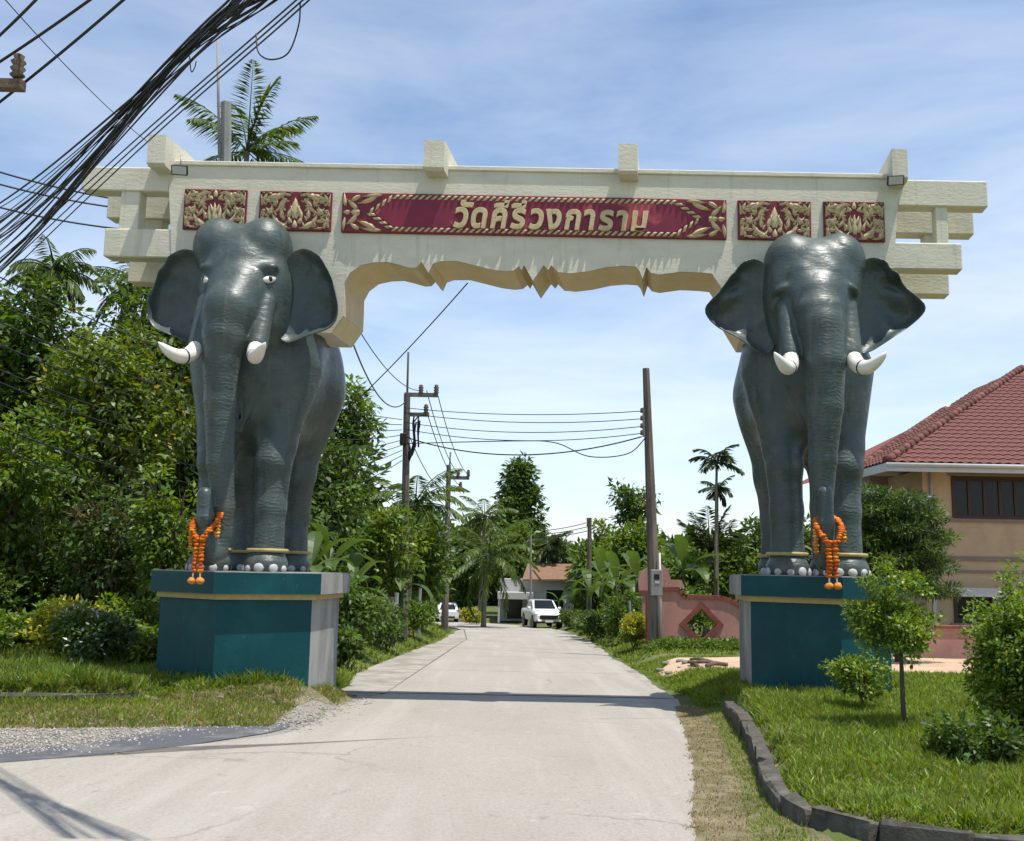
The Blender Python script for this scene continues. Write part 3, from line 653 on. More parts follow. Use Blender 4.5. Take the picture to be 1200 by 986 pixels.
#--BEAM--
# ------------------------------------------------------------------ gate beam
GY = 16.2
gate = empty('gate_beam', (0, GY, 0), 0, 'cream painted concrete gate beam with red and gold sign on two elephants', 'gate')
SH = .15; DEP = 1.12
def fx(px, py): q = at(px, py, GY); return (q.x, q.z)
arch = [(388, 390), (402, 370), (403, 352), (403.5, 332), (410, 320), (422, 311), (438, 307.6), (454, 307), (466, 310), (480, 314), (488, 313.4), (494, 307), (502, 320), (507, 309), (516, 306), (536, 306), (556, 311), (576, 316), (592, 318), (602, 317), (608, 312), (611, 317), (614, 311), (624.5, 329), (637, 311), (642.5, 316.5), (646, 311), (653.7, 319), (667.7, 320.5), (688.7, 318), (712, 313), (730.7, 311.5), (744.7, 312.5), (749, 316.7), (753, 327), (757.5, 313), (763, 320), (772.7, 322), (798, 318.5), (821.7, 319.5), (834.5, 321), (847, 340), (851, 368), (868, 396)]
A = [fx(*q) for q in arch]
# smooth the sweeping stretches by resampling (teeth stay sharp)
bot = [(-5.62, 6.55), (-4.95, 6.55), (-4.95, A[0][1])]+A+[(5.75, A[-1][1]), (5.75, 6.6), (6.2, 6.6)]
poly = [(6.34, 8.13), (-5.78, 8.13)]+bot
MB().prism(poly, 'y', 0, DEP, SH).build('beam_body', K['cream'], gate)
sf = MB()
for a, b in zip(A, A[1:]):
    n_ = Vector((b[1]-a[1], 0, -(b[0]-a[0]))).normalized()*.004
    V = []
    for y_ in (.035, DEP-.02):
        for q in (a, b): V.append((q[0]+SH*y_+n_.x, y_, q[1]+n_.z))
    sf.add(V, [(0, 1, 3, 2)])
sf.build('soffit', K['tan'], gate)
MB().box((-5.7, -.035, 8.125), (6.3, DEP+.03, 8.205), .012, SH).build('cornice', K['cream'], gate)
for x0, x1, zb, zt in ((-5.95, -5.66, 7.98, 8.50), (-1.46, -1.13, 8.0, 8.50), (1.70, 2.01, 8.0, 8.50), (6.15, 6.40, 7.98, 8.50)):
    mb = MB(); prof = [(-.36, zb+.04), (-.30, zb), (DEP+.25, zb), (DEP+.25, zt), (-.36, zt)]
    mb.prism(prof, 'x', x0, x1); mb.v = [(x+SH*y_, y_, z) for x, y_, z in mb.v]; mb.build('purlin_block', K['cream'], gate)
for (dy, dz, sx0, sx1) in ((0, 0, 0, 0), (DEP-.32, -.2, 0, 0)):
    nm = 'bracket_arm'
    for lo, hi in (((-7.2, 7.68), (-5.74, 8.09)), ((-6.75, 6.55), (-5.58, 7.03)), ((6.3, 7.68), (7.8, 8.13)), ((6.16, 6.60), (7.33, 7.05))):
        MB().box((lo[0], dy+.012, lo[1]+dz), (hi[0], dy+.32, hi[1]+dz), .018, SH).build(nm, K['cream'], gate)
    for lo, hi in (((-6.55, 7.02), (-6.24, 7.69)), ((6.93, 7.04), (7.13, 7.69))):
        MB().box((lo[0], dy+.05, lo[1]+dz), (hi[0], dy+.29, hi[1]+dz), .012, SH).build('bracket_post', K['cream'], gate)
# carved panels
def flame(mb, x, z, ang, L_, w, cv=.4, h=.035):
    """one carved curling leaf lying in the panel plane, ridge towards the viewer"""
    n = 7; Lf = []; Rt = []; Rd = []; ca, sa = math.cos(ang), math.sin(ang)
    for k in range(n+1):
        t = k/n; wd = w*math.sin(math.pi*min(1, t*.92+.08))**.8*(1-.35*t); off = cv*L_*(t*t)*.5
        for lst, o, hh in ((Lf, wd/2, 0), (Rt, -wd/2, 0), (Rd, 0, h)):
            u, v_ = t*L_, off+o; lst.append((x+u*ca-v_*sa, -hh, z+u*sa+v_*ca))
    V = Lf+Rd+Rt; m_ = n+1; Fs = []
    for k in range(n): Fs += [(k, k+1, m_+k+1, m_+k), (m_+k, m_+k+1, 2*m_+k+1, 2*m_+k)]
    return mb.add(V, Fs, True)
def carve(panel, items, w, h, y0):
    for it in items:
        for s in ((1, -1) if it[0] != 'c' else (1,)):
            u, v_, a, L_, wd, cv = it[1:] if it[0] == 'c' else it
            mb = MB(); a_ = math.radians(a); flame(mb, 0, 0, a_ if s == 1 else math.pi-a_, L_*1.02, wd*.92, cv*s, .032)
            ox, oz = s*u*w, (v_-.5)*h; bx, bz = w/2-.025, h/2-.025
            mb.v = [(min(max(x_+ox, -bx), bx)-ox, y_, min(max(z_+oz, -bz), bz)-oz) for x_, y_, z_ in mb.v]
            mb.build('carved_leaf', K['gold'], panel, (ox, y0, oz))
PA = [('c', 0, .30, 90, .36, .20, 0), (.09, .32, 100, .22, .10, .3), (.05, .18, 60, .13, .10, .2), ('c', 0, .06, 90, .14, .12, 0), (.17, .30, 70, .20, .09, .5), (.10, .06, 20, .30, .13, .5), (.22, .17, 40, .20, .10, .6), (.40, .05, 75, .24, .09, -.3), (.46, .08, 95, .22, .07, .2),
      (.30, .42, 20, .16, .11, .7), (.30, .55, -20, .16, .11, -.7), (.40, .50, 0, .09, .08, 0), (.46, .62, 85, .26, .08, -.2), (.14, .95, -20, .30, .13, -.4), (.12, .80, -35, .22, .11, -.5), (.25, .90, -10, .22, .10, -.4), (.40, .93, -70, .18, .08, .4), (.20, .62, -60, .16, .08, .4), (.30, .24, 10, .15, .08, -.5)]
PB = [('c', 0, .16, 90, .34, .12, 0), (.06, .20, 75, .26, .09, .3), (.13, .26, 80, .17, .08, -.4), ('c', 0, .80, 90, .13, .10, 0), (.05, .74, 45, .12, .09, .3), (.10, .06, 25, .30, .13, .5), (.24, .16, 45, .22, .10, .6), (.40, .05, 75, .24, .09, -.3), (.46, .10, 95, .22, .07, .2),
      (.30, .42, 20, .16, .11, .7), (.30, .55, -20, .16, .11, -.7), (.40, .50, 0, .09, .08, 0), (.46, .60, 85, .26, .08, -.2), (.12, .95, -25, .30, .13, -.4), (.14, .82, -45, .24, .11, -.5), (.27, .90, -10, .20, .10, -.4), (.40, .93, -70, .18, .08, .4), (.19, .52, -70, .16, .08, .4), (.31, .26, 10, .15, .08, -.5)]
EXTRA = [(.02, .42, 62, .15, .07, .3), (.33, .70, 40, .18, .08, -.6), (.36, .34, -50, .16, .08, .5), (.06, .90, 10, .20, .08, .3), (.24, .02, 8, .24, .07, .2), (.13, .50, 35, .13, .06, .5), (.43, .34, 60, .12, .06, .2), (.24, .68, 15, .14, .08, .6), (.43, .74, 40, .1, .06, 0)]
rq = random.Random(9)
for u in (.06, .15, .24, .33, .41):
    for v_ in (.08, .22, .36, .50, .64, .78, .92):
        if u < .1 and .1 < v_ < .7: continue
        EXTRA.append((u+rq.uniform(-.02, .02), v_+rq.uniform(-.03, .03), rq.uniform(-80, 80)+(90 if v_ < .5 else -90)*.3, rq.uniform(.09, .14), rq.uniform(.045, .06), rq.choice((-.8, .8))))
PA += EXTRA; PB += EXTRA
for (x0, x1, z0, z1, it, nm) in ((-5.46, -4.43, 7.02, 7.71, PB, 0), (-4.22, -3.03, 7.03, 7.70, PA, 1), (3.65, 4.85, 7.03, 7.70, PA, 2), (5.06, 6.06, 7.03, 7.71, PB, 3)):
    w, h = x1-x0, z1-z0
    pn = MB().box((-w/2, -.045, -h/2), (w/2, .03, h/2), .008).build('carved_panel', K['maroon'], gate, ((x0+x1)/2, 0, (z0+z1)/2))
    carve(pn, [(i[0],)+tuple([*i[1:4], i[4]*h/.7, i[5]*h/.7, i[6]]) if i[0] == 'c' else (*i[:3], i[3]*h/.7, i[4]*h/.7, i[5]) for i in it], w, h, -.046)
# sign board
x0, x1, z0, z1 = -2.86, 3.46, 7.02, 7.70; w, h = x1-x0, z1-z0; cx, cz = (x0+x1)/2, (z0+z1)/2
sg = MB().box((-w/2, -.05, -h/2), (w/2, .03, h/2), .01).build('sign_board', K['maroon'], gate, (cx, 0, cz))
K['red'] = mat('faded crimson field', (.21, .012, .035), (.15, .009, .028), .45, 3, .4, c3=(.40, .06, .07), scale3=.9, c3pos=(.56, .62))
hexp = [(-2.62, 0), (-2.30, .235), (2.30, .235), (2.62, 0), (2.30, -.235), (-2.30, -.235)]
MB().prism(hexp, 'y', -.056, -.049).build('red_field', K['red'], sg)
rope = MB()
def twist(a, b, n):
    a, b = Vector((a[0], 0, a[1])), Vector((b[0], 0, b[1])); d = (b-a).normalized(); nn = Vector((-d.z, 0, d.x))
    for k in range(n):
        c = a+(b-a)*((k+.5)/n); l = (b-a).length/n*.62
        q = [c-d*l-nn*.034, c-d*l*.2-nn*.038, c+d*l+nn*.034, c+d*l*.2+nn*.038]
        rope.add([(p_.x, -.052, p_.z) for p_ in q]+[(c.x, -.095, c.z)], [(0, 1, 4), (1, 2, 4), (2, 3, 4), (3, 0, 4)], True)
H = [(-2.72, 0), (-2.33, .275), (2.33, .275), (2.72, 0), (2.33, -.275), (-2.33, -.275)]
for i in range(6):
    L_ = math.hypot(H[(i+1) % 6][0]-H[i][0], H[(i+1) % 6][1]-H[i][1]); twist(H[i], H[(i+1) % 6], max(4, int(L_/.105)))
rp_ = rope.build('rope_border', K['gold'], sg); rp_['kind'] = 'stuff'
for s in (-1, 1):
    for (u, v_, a, L_, wd, cv) in ((2.86, 0, 0, .16, .16, 0), (2.92, .05, 60, .22, .10, -.5), (2.92, -.05, -60, .22, .10, .5), (3.10, .10, 75, .22, .07, .3), (3.10, -.10, -75, .22, .07, -.3), (2.60, .28, -35, .32, .10, .4), (2.60, -.28, 35, .32, .10, -.4), (2.50, .30, 0, .34, .07, -.2), (2.50, -.30, 0, .34, .07, .2), (2.86, .28, -20, .20, .09, -.4), (2.86, -.28, 20, .20, .09, .4), (3.02, 0, 0, .12, .10, 0)):
        mb = MB(); a_ = math.radians(a); flame(mb, 0, 0, a_ if s > 0 else math.pi-a_, L_, wd, cv*s, .045); mb.build('carved_leaf', K['gold'], sg, (s*u, -.05, v_))
# raised lettering, one object for each letter
xcur = None; dgv = None
letters = ['วั', 'ด', 'คี', 'รี', 'ว', 'ง', 'ก', 'า', 'ร', 'า', 'ม']
def textmesh(body):
    c = bpy.data.curves.new('letter', 'FONT'); c.body = body; c.size = .585; c.extrude = .028; c.offset = .017; c.shear = .16; c.bevel_depth = .006; c.bevel_resolution = 1
    o = bpy.data.objects.new('letter', c); col.objects.link(o); bpy.context.view_layer.update()
    me = bpy.data.meshes.new_from_object(o.evaluated_get(bpy.context.evaluated_depsgraph_get())); bpy.data.objects.remove(o); bpy.data.curves.remove(c)
    return me
tot = []
for l in letters:
    me = textmesh(l); base = textmesh(l[0])
    bx = np.array([v.co[:] for v in base.vertices]); tot.append((me, bx[:, 0].min(), bx[:, 0].max()))
    bpy.data.meshes.remove(base)
gap = .05; width = sum(b-a for _, a, b in tot)+gap*(len(tot)-1); x = -1.33; sc = 3.2/width
for me, a, b in tot:
    me.materials.clear(); me.materials.append(K['gold'])
    o = link('letter', me, sg, (x-a*sc, -.075, -.225), (math.pi/2, 0, 0)); o.scale = (sc, .95, 1); x += (b-a+gap)*sc
# floodlights clamped under the end purlins
for (px, py, r_) in ((210, 199, .15), (1050, 211, -.2)):
    q = at(px, py, GY-.35); fl = MB().box((-.13, -.03, -.08), (.13, .03, .08), .01).build('floodlight', K['dark'], gate, (q.x, -.33, q.z), (.5, 0, r_))
    MB().box((-.11, -.038, -.062), (.11, -.029, .062)).build('lamp_glass', K['fascia'], fl)
    MB().tube([(0, .03, .0), (0, .12, .12), (0, .2, .22)], .012, 6).build('arm', K['metal'], fl)
#--GARLAND--
def garland(trunk, base, label, m1, wide):
    """marigold strands looped over a curled trunk tip, hanging over the plinth edge"""
    g = empty('flower_garland', (base[0], base[1], base[2]), YAW, label, 'garland', 'marigold garlands on the trunks')
    def strand(pts, r, name, m_):
        mb = MB(); pts = [Vector(p) for p in pts]; d = [0]
        for a, b in zip(pts, pts[1:]): d.append(d[-1]+(b-a).length)
        n = max(3, int(d[-1]/(r*1.05)))
        for k in range(n+1):
            t = d[-1]*k/n; i = max(j for j in range(len(d)) if d[j] <= t+1e-6); i = min(i, len(pts)-2)
            p = pts[i].lerp(pts[i+1], (t-d[i])/max(1e-6, d[i+1]-d[i])); q_ = random.uniform(.8, 1.2); mb.ball(p+Vector((random.uniform(-.008, .008), random.uniform(-.008, .008), 0)), (r*q_, r*q_, r*.62), 9, 5, .28)
        mb.build(name, m_, g)
    for s in (-1, 1):
        strand([(s*.03, .42, .88), (s*.16, .26, .80), (s*.175, .06, .66), (s*.12, -.05, .55), (s*.045, -.07, .43)], .044, 'strand', m1)
        strand([(s*.045, -.07, .46), (s*.045, -.08, .2), (s*.045, -.09, -.02)], .046, 'strand', m1)
        strand([(s*.18, .12, .72), (s*.20, .09, .55), (s*.19, .08, .40+.08*s)], .04, 'strand', K['marigold2'])
        MB().tube([(s*.05, -.09, -.03), (s*.055, -.095, -.13)], .012, 6).build('string', K['ivory'], g)
        MB().ball((s*.06, -.10, -.16), (.065, .06, .05), 8, 6, .15).build('flower', K['marigold2'], g)
garland(None, (-4.43, 14.82, 1.52), 'orange marigold garland looped on trunk of the elephant with painted eyes', K['marigold'], 1)
garland(None, (4.62, 14.82, 1.62), 'orange marigold garland on trunk of the elephant with hooded brows', K['marigold'], 1)
#--SETTING2--
# ------------------------------------------------------------------ kerbs
def along(P, step):
    P = np.array(P, float); d = np.r_[0, np.cumsum(np.linalg.norm(np.diff(P, axis=0), axis=1))]
    n = int(d[-1]/step); t = np.linspace(0, d[-1], n+1); return np.c_[np.interp(t, d, P[:, 0]), np.interp(t, d, P[:, 1])]
def kerbrun(P, step, wdt, hgt, label, jit):
    root = empty('kerb_wall', (P[0][0], P[0][1], road_z(P[0][1])), 0, label, 'kerb')
    Q = along(P, step)
    for i, (a, b) in enumerate(zip(Q, Q[1:])):
        c = (a+b)/2; L_ = np.linalg.norm(b-a); ang = math.atan2(b[1]-a[1], b[0]-a[0])
        top = road_z(c[1])+hgt(c)+random.uniform(-jit, jit); lo_ = road_z(c[1])-.05
        mb = MB(); mb.box((-L_/2+.006, -wdt/2, 0), (L_/2-.006, wdt/2, top-lo_), .018)
        r = np.random.default_rng(i); mb.v = [(x+r.normal(0, .010), y_+r.normal(0, .012), z+r.normal(0, .014)) for x, y_, z in mb.v]
        o = mb.build('kerb_block', K['kerb'], root); o.location = (c[0]-P[0][0], c[1]-P[0][1], lo_-road_z(P[0][1])); o.rotation_euler = (random.uniform(-.03, .03), random.uniform(-.02, .02), ang+random.uniform(-.03, .03))
kerbrun(KERB_R, .58, .15, lambda c: .205+.08*sstep(9, 14, c[1])-.06*sstep(13.0, 15.6, c[1]), 'curving low kerb wall of weathered grey concrete round the lush lawn', .015)
kerbrun([(-12, kerbl_y(-12)), (-8, kerbl_y(-8)), (-4.95, kerbl_y(-4.95))], .9, .15, lambda c: .29, 'straight half buried kerb along the lawn before the leafy thicket', .02)

# ------------------------------------------------------------------ plants
def unit(a): return a/np.maximum(1e-9, np.linalg.norm(a, axis=1, keepdims=True))
def leaf_arrays(c, d, n_, L_, Wd, fold=.12):
    s_ = unit(np.cross(n_, d)); n_ = np.cross(d, s_); N_ = len(c)
    L_ = np.broadcast_to(np.asarray(L_, float), (N_,))[:, None]; Wd = np.broadcast_to(np.asarray(Wd, float), (N_,))[:, None]
    m_ = c+d*L_*.42
    V = np.stack([c, m_+s_*Wd*.5+n_*Wd*fold, c+d*L_-n_*L_*.10, m_-s_*Wd*.5+n_*Wd*fold], 1).reshape(-1, 3)
    return V
def leaves_mesh(name, c, d, n_, L_, Wd, material):
    V = leaf_arrays(c, d, n_, L_, Wd); F_ = np.arange(len(V)).reshape(-1, 4); return np_mesh(name, V, F_, material)
def crown_pts(r, blobs, ncl, per, cr):
    B = np.array([b[:3] for b in blobs], float); R = np.array([b[3:6] for b in blobs], float)
    w = R.prod(1)**(2/3); k = r.choice(len(B), ncl, p=w/w.sum())
    u = unit(r.normal(size=(ncl, 3))); rad = .45+.55*r.random(ncl)**.45
    C = B[k]+u*R[k]*rad[:, None]
    o = unit(r.normal(size=(ncl*per, 3)))*(r.random(ncl*per)**.5)[:, None]*cr
    o[:, 2] *= .6
    c = np.repeat(C, per, 0)+o
    out = unit(np.repeat(u, per, 0)*.5+unit(o)*.9)
    return c, out
def foliage(r, blobs, ncl, per, cr, L_, Wd, droop=.25, up=.8):
    c, out = crown_pts(r, blobs, ncl, per, cr); N_ = len(c)
    d = unit(out+r.normal(size=(N_, 3))*.45+np.array([0, 0, -droop])); n_ = unit(np.array([0, 0, up])+out*.5+r.normal(size=(N_, 3))*.5)
    l = L_*(.65+.7*r.random(N_))
    return c, d, n_, l, l*(Wd/L_)*(.8+.4*r.random(N_))
def tree(name, base, blobs, label, m1, ncl, per, cr, L_, Wd, trunk_r, m2=None, f2=.12, seed=0, group=None, cat='tree', limbs=True, m3=None, f3=0., droop=.25):
    """blobs in local metres (x,y,z,rx,ry,rz)"""
    r = np.random.default_rng(seed); root = empty(name, base, 0, label, cat, group)
    tr = MB(); rs_ = random.Random(seed)
    if trunk_r:
        top = max(b[2] for b in blobs); cx_ = np.mean([b[0] for b in blobs]); 
        fork = min(b[2]-b[5]*.5 for b in blobs); fork = max(fork, .25*top)
        tr.tube([(0, 0, -.2), (.05*cx_, .02, fork*.4), (.15*cx_+rs_.uniform(-.1, .1), rs_.uniform(-.1, .1), fork)], [trunk_r*1.25, trunk_r, trunk_r*.8], 8)
        for b in blobs[:10]:
            p0 = Vector((.15*cx_, 0, fork*.95)); p1 = Vector(b[:3])+Vector((0, 0, -.1*b[5])); md = p0.lerp(p1, .5)+Vector((rs_.uniform(-.2, .2), rs_.uniform(-.2, .2), .15))
            tr.tube([p0, md, p1], [trunk_r*.55, trunk_r*.38, trunk_r*.12], 6)
            for q in range(3):
                e = Vector((b[0]+rs_.uniform(-.8, .8)*b[3], b[1]+rs_.uniform(-.8, .8)*b[4], b[2]+rs_.uniform(-.5, .8)*b[5])); tr.tube([md.lerp(p1, .4+.2*q), (md.lerp(p1, .7)).lerp(e, .5)+Vector((0, 0, .1)), e], [trunk_r*.2, trunk_r*.13, trunk_r*.04], 5)
        tr.build('trunk', K['bark'], root)
    c, d, n_, l, w = foliage(r, blobs, ncl, per, cr, L_, Wd, droop)
    sel = r.random(ncl) if m2 else np.ones(ncl); sel = np.repeat(sel, per)
    a = sel >= f2 if m2 else np.ones(len(c), bool)
    link('crown', leaves_mesh('crown', c[a], d[a], n_[a], l[a], w[a], m1), root)['kind'] = 'stuff'
    if m2 and (~a).any(): link('leaf_clusters', leaves_mesh('leaf clusters', c[~a], d[~a], n_[~a], l[~a], w[~a], m2), root)['kind'] = 'stuff'
    if m3: 
        c, d, n_, l, w = foliage(r, blobs, max(4, int(ncl*f3)), 5, cr*1.1, L_*.8, Wd*.9, 0.); out = c+d*.1
        link('flowers', leaves_mesh('flowers', out, d, n_, l, w, m3), root)['kind'] = 'stuff'
    return root
def blobs_in(r, c, R, n, s=.45):
    n = int(n*1.5); s = s*1.08
    """n overlapping lobes filling an ellipsoid"""
    out = []
    for i in range(n):
        u = r.normal(size=3); u /= np.linalg.norm(u); q = r.random()**.4*(1-s*.7); k = s*(.75+.5*r.random())
        out.append((c[0]+u[0]*R[0]*q, c[1]+u[1]*R[1]*q, c[2]+u[2]*R[2]*q, R[0]*k, R[1]*k, R[2]*k))
    return out
def gpos(px, Y, dz=0.): 
    x = at(px, 668, Y).x; return (x, Y, ground_h(x, Y)+dz)
DENS = 1.62
def treepx(name, px, Y, x0, x1, ytop, ybot, label, m1, dens, L_, seed, n=9, s=.45, depth=None, **kw):
    """a tree whose crown spans photograph columns x0..x1 and rows ytop..ybot at distance Y"""
    b = gpos(px, Y); a0 = at(x0, (ytop+ybot)/2, Y); a1 = at(x1, (ytop+ybot)/2, Y); zt = at((x0+x1)/2, ytop, Y).z; zb = at((x0+x1)/2, ybot, Y).z
    rx = (a1.x-a0.x)/2; rz_ = (zt-zb)/2; r = np.random.default_rng(seed+100)
    B = blobs_in(r, ((a0.x+a1.x)/2-b[0], 0, (zt+zb)/2-b[2]), (rx, depth or min(rx, 3.), rz_), n, s)
    area = 4*rx*rz_; ncl = int(dens*area*DENS)
    return tree(name, b, B, label, m1, ncl, kw.pop('per', 16), kw.pop('cr', L_*1.5), L_, L_*kw.pop('asp', .45), kw.pop('trunk', .14), seed=seed, **kw)

def frond_arrays(r, L_, e0, az, droop, nl, ll, lw, hang, n=14, wid=.035):
    """one pinnate palm frond: rachis points and leaflet quads"""
    P = []; p = np.zeros(3); el = e0; st = L_/n; h_ = np.array([math.cos(az), math.sin(az), 0])
    for i in range(n+1):
        P.append(p.copy()); p = p+st*(h_*math.cos(el)+np.array([0, 0, math.sin(el)])); el -= droop/n*(.5+1.2*i/n)
    P = np.array(P); T = np.gradient(P, axis=0); T = unit(T)
    side = np.array([-math.sin(az), math.cos(az), 0.])
    t = np.linspace(.12, .99, nl); x = t*n; i = np.minimum(x.astype(int), n-1); f = (x-i)[:, None]
    c = P[i]*(1-f)+P[i+1]*f; tg = unit(T[i]*(1-f)+T[i+1]*f)
    prof = np.sin(np.pi*np.clip(t*.85+.13, 0, 1))**.7
    Cs = []; Ds = []; Ns = []; Ls = []
    for s in (-1, 1):
        d = unit(side*s*.85+tg*(.55+.4*t[:, None])+np.array([0, 0, -hang])+r.normal(size=(nl, 3))*.10)
        Cs.append(c); Ds.append(d); Ns.append(unit(np.array([0, 0, 1.])+tg*.2+side*s*.4+r.normal(size=(nl, 3))*.2)); Ls.append(ll*prof*(.85+.3*r.random(nl)))
    return P, np.concatenate(Cs), np.concatenate(Ds), np.concatenate(Ns), np.concatenate(Ls)
def palm(name, base, height, label, nf, L_, seed, m_=None, trunk_r=.14, lean=(.3, 0), nl=34, ll=.75, lw=.06, hang=.45, e_rng=(-.5, 1.3), droop=(1.0, 1.7), group=None, dry=0, stiff=False):
    m_ = m_ or K['palm']; r = np.random.default_rng(seed); root = empty(name, base, 0, label, 'palm tree', group)
    pts = [Vector((lean[0]*(k/8)**2, lean[1]*(k/8)**2, -.2+(height+.2)*k/8)) for k in range(9)]
    MB().tube(pts, [trunk_r*(1.35 if k == 0 else 1-.35*k/8) for k in range(9)], 9).build('trunk', K['palmbark'], root)
    top = np.array(pts[-1])
    def group_fronds(idx, mt, nm):
        Vs = []; rb = MB()
        for k in idx:
            az = 2.4*k+r.normal()*.2; e = e_rng[1]-(e_rng[1]-e_rng[0])*((k+.5)/nf)
            P, c, d, n_, l = frond_arrays(r, L_*(.85+.25*r.random()), e, az, r.uniform(*droop), nl, ll, lw, hang*(.7+.6*r.random()))
            Vs.append(leaf_arrays(c+top, d, n_, l, lw*(.8+.4*r.random(len(c))), .05)); rb.tube([top+q for q in P[::2]], [.035*(1-.8*j/7) for j in range(len(P[::2]))], 4)
        V = np.concatenate(Vs); f = link(nm, np_mesh(nm, V, np.arange(len(V)).reshape(-1, 4), mt), root); rb.build('midribs', mt, f)
    ids = list(range(nf)); k = nf-dry
    group_fronds(ids[:k], m_, 'fronds')
    if dry: group_fronds(ids[k:], K['palm_dry'], 'dry_fronds')
    return root
def banana(base, height, label, nlv, L_, seed, group=None, e=(.1, 1.2)):
    r = random.Random(seed); root = empty('banana_plant', base, 0, label, 'banana plant', group)
    MB().tube([(0, 0, -.1), (.03, 0, height*.5), (.05, 0, height)], [.13, .10, .06], 8).build('stem', K['banana'], root)
    for k in range(nlv):
        az = k*2.4+r.uniform(-.3, .3); el = e[0]+(e[1]-e[0])*(k/max(1, nlv-1)); L2 = L_*r.uniform(.8, 1.15); n = 9; P = []; p = Vector((.05, 0, height*.97)); w = .27*L_/2*r.uniform(.85, 1.1)
        hx_ = Vector((math.cos(az), math.sin(az), 0)); sd_ = Vector((-math.sin(az), math.cos(az), 0)); mb = MB(); V = []; a = el
        for i in range(n+1):
            t = i/n; ww = w*math.sin(math.pi*max(0, min(1, (t-.12)/.88)))**.55 if t > .12 else .02
            tear = .75 if r.random() < .25 else 1.
            V += [p+sd_*ww*tear+Vector((0, 0, ww*.25)), p, p-sd_*ww*(.7 if r.random() < .25 else 1.)+Vector((0, 0, ww*.25))]
            p = p+(hx_*math.cos(a)+Vector((0, 0, math.sin(a))))*L2/n; a -= (.9+.9*(1-el/1.4))/n*1.4*(.4+t)
        Fs = []
        for i in range(n): Fs += [(i*3, i*3+1, i*3+4, i*3+3), (i*3+1, i*3+2, i*3+5, i*3+4)]
        mb.add(V, Fs, False); mb.build('leaf', K['banana'], root)
    return root
def bush(name, px, Y, w, h, label, m1, n, L_, seed, asp=.5, m2=None, f2=0., m3=None, f3=0., group=None, dz=0, stem=.02, base=None):
    b = base or gpos(px, Y, dz); r = np.random.default_rng(seed); B = blobs_in(r, (0, 0, h*.55), (w/2, w/2, h*.48), 7, .5)
    return tree(name, b, B, label, m1, n, 14, L_*1.5, L_, L_*asp, stem, m2=m2, f2=f2, m3=m3, f3=f3, seed=seed, group=group, cat='bush', droop=.1)
def pbase(px, py, Y):
    x = at(px, py, Y).x-.2; return (x, Y, ground_h(x, Y))
# --- thicket on the left
treepx('leafy_tree', 40, 27, -120, 130, 290, 640, 'broad dark green tree behind the tangle of cables', K['leaf_mid'], 13, .24, 11, 14, .4, m2=K['leaf_dark'], f2=.45, trunk=.22)
treepx('leafy_tree', 170, 30, 95, 262, 300, 560, 'tall dark tree rising behind the white tusk', K['leaf_dark'], 13, .25, 12, 12, .4, m2=K['leaf_mid'], f2=.4, trunk=.2)
treepx('leafy_tree', 130, 24, 30, 228, 378, 600, 'tree with yellow flower clusters among olive leaves', K['leaf_olive'], 17, .20, 13, 12, .42, m2=K['leaf_bright'], f2=.35, m3=K['leaf_gold'], f3=.05, trunk=.16)
treepx('leafy_tree', 15, 22, -70, 110, 460, 700, 'mid green tree reaching over the end of the buried kerb', K['leaf_mid'], 17, .17, 14, 10, .45, m2=K['leaf_bright'], f2=.25, trunk=.13)
treepx('leafy_tree', 120, 21.5, 60, 190, 560, 730, 'shady dark undergrowth tree with bare brown twigs', K['leaf_dark'], 18, .16, 15, 9, .45, m2=K['leaf_brown'], f2=.12, trunk=.1)
treepx('leafy_tree', 195, 20.5, 150, 240, 545, 700, 'small bright tree close behind the elephant with painted eyes', K['leaf_mid'], 26, .14, 16, 8, .45, m2=K['leaf_bright'], f2=.35, trunk=.08)
treepx('leafy_tree', -20, 34, -130, 60, 300, 520, 'distant crown at the far edge of the thicket', K['leaf_dark'], 9, .3, 17, 9, .45, trunk=.2)
treepx('leafy_tree', 210, 36, 150, 300, 420, 660, 'dark crown seen between the legs of the elephant with painted eyes', K['leaf_dark'], 8, .32, 18, 9, .45, trunk=.2)
q = pbase(68, 318, 27); palm('areca_palm', q, at(68, 318, 27).z-q[2], 'shaggy palm top above the thicket under the cables', 24, 1.35, 21, K['palm'], .10, (.1, 0), 26, .5, .06, 1.1, (-1.5, 1.2), (.9, 1.8), dry=9)
q = pbase(165, 330, 33); palm('areca_palm', q, at(165, 330, 33).z-q[2], 'drooping palm top showing beneath the cream bracket arm', 16, 2.0, 22, K['palm_dark'], .10, (.1, 0), 26, .6, .06, .8, (-1.0, 1.2), (.6, 1.4))
q = pbase(284, 178, 40); palm('coconut_palm', q, at(284, 178, 40).z-q[2], 'tall coconut palm whose fronds rise above the gate beam', 12, 3.5, 23, K['palm'], .16, (.4, 0), 46, 1.0, .085, .6, (-.15, 1.5), (.4, 1.1))
bush('flower_bush', 88, 18.3, 1.35, 1.25, 'bush with yellow green leaves behind white flowers', K['leaf_yellow'], 260, .10, 31, m2=K['leaf_bright'], f2=.35)
bush('flower_bush', 110, 17.4, 1.35, 1.0, 'dark bush dotted with small white flowers', K['leaf_dark'], 260, .10, 32, m3=K['petal'], f3=.16)
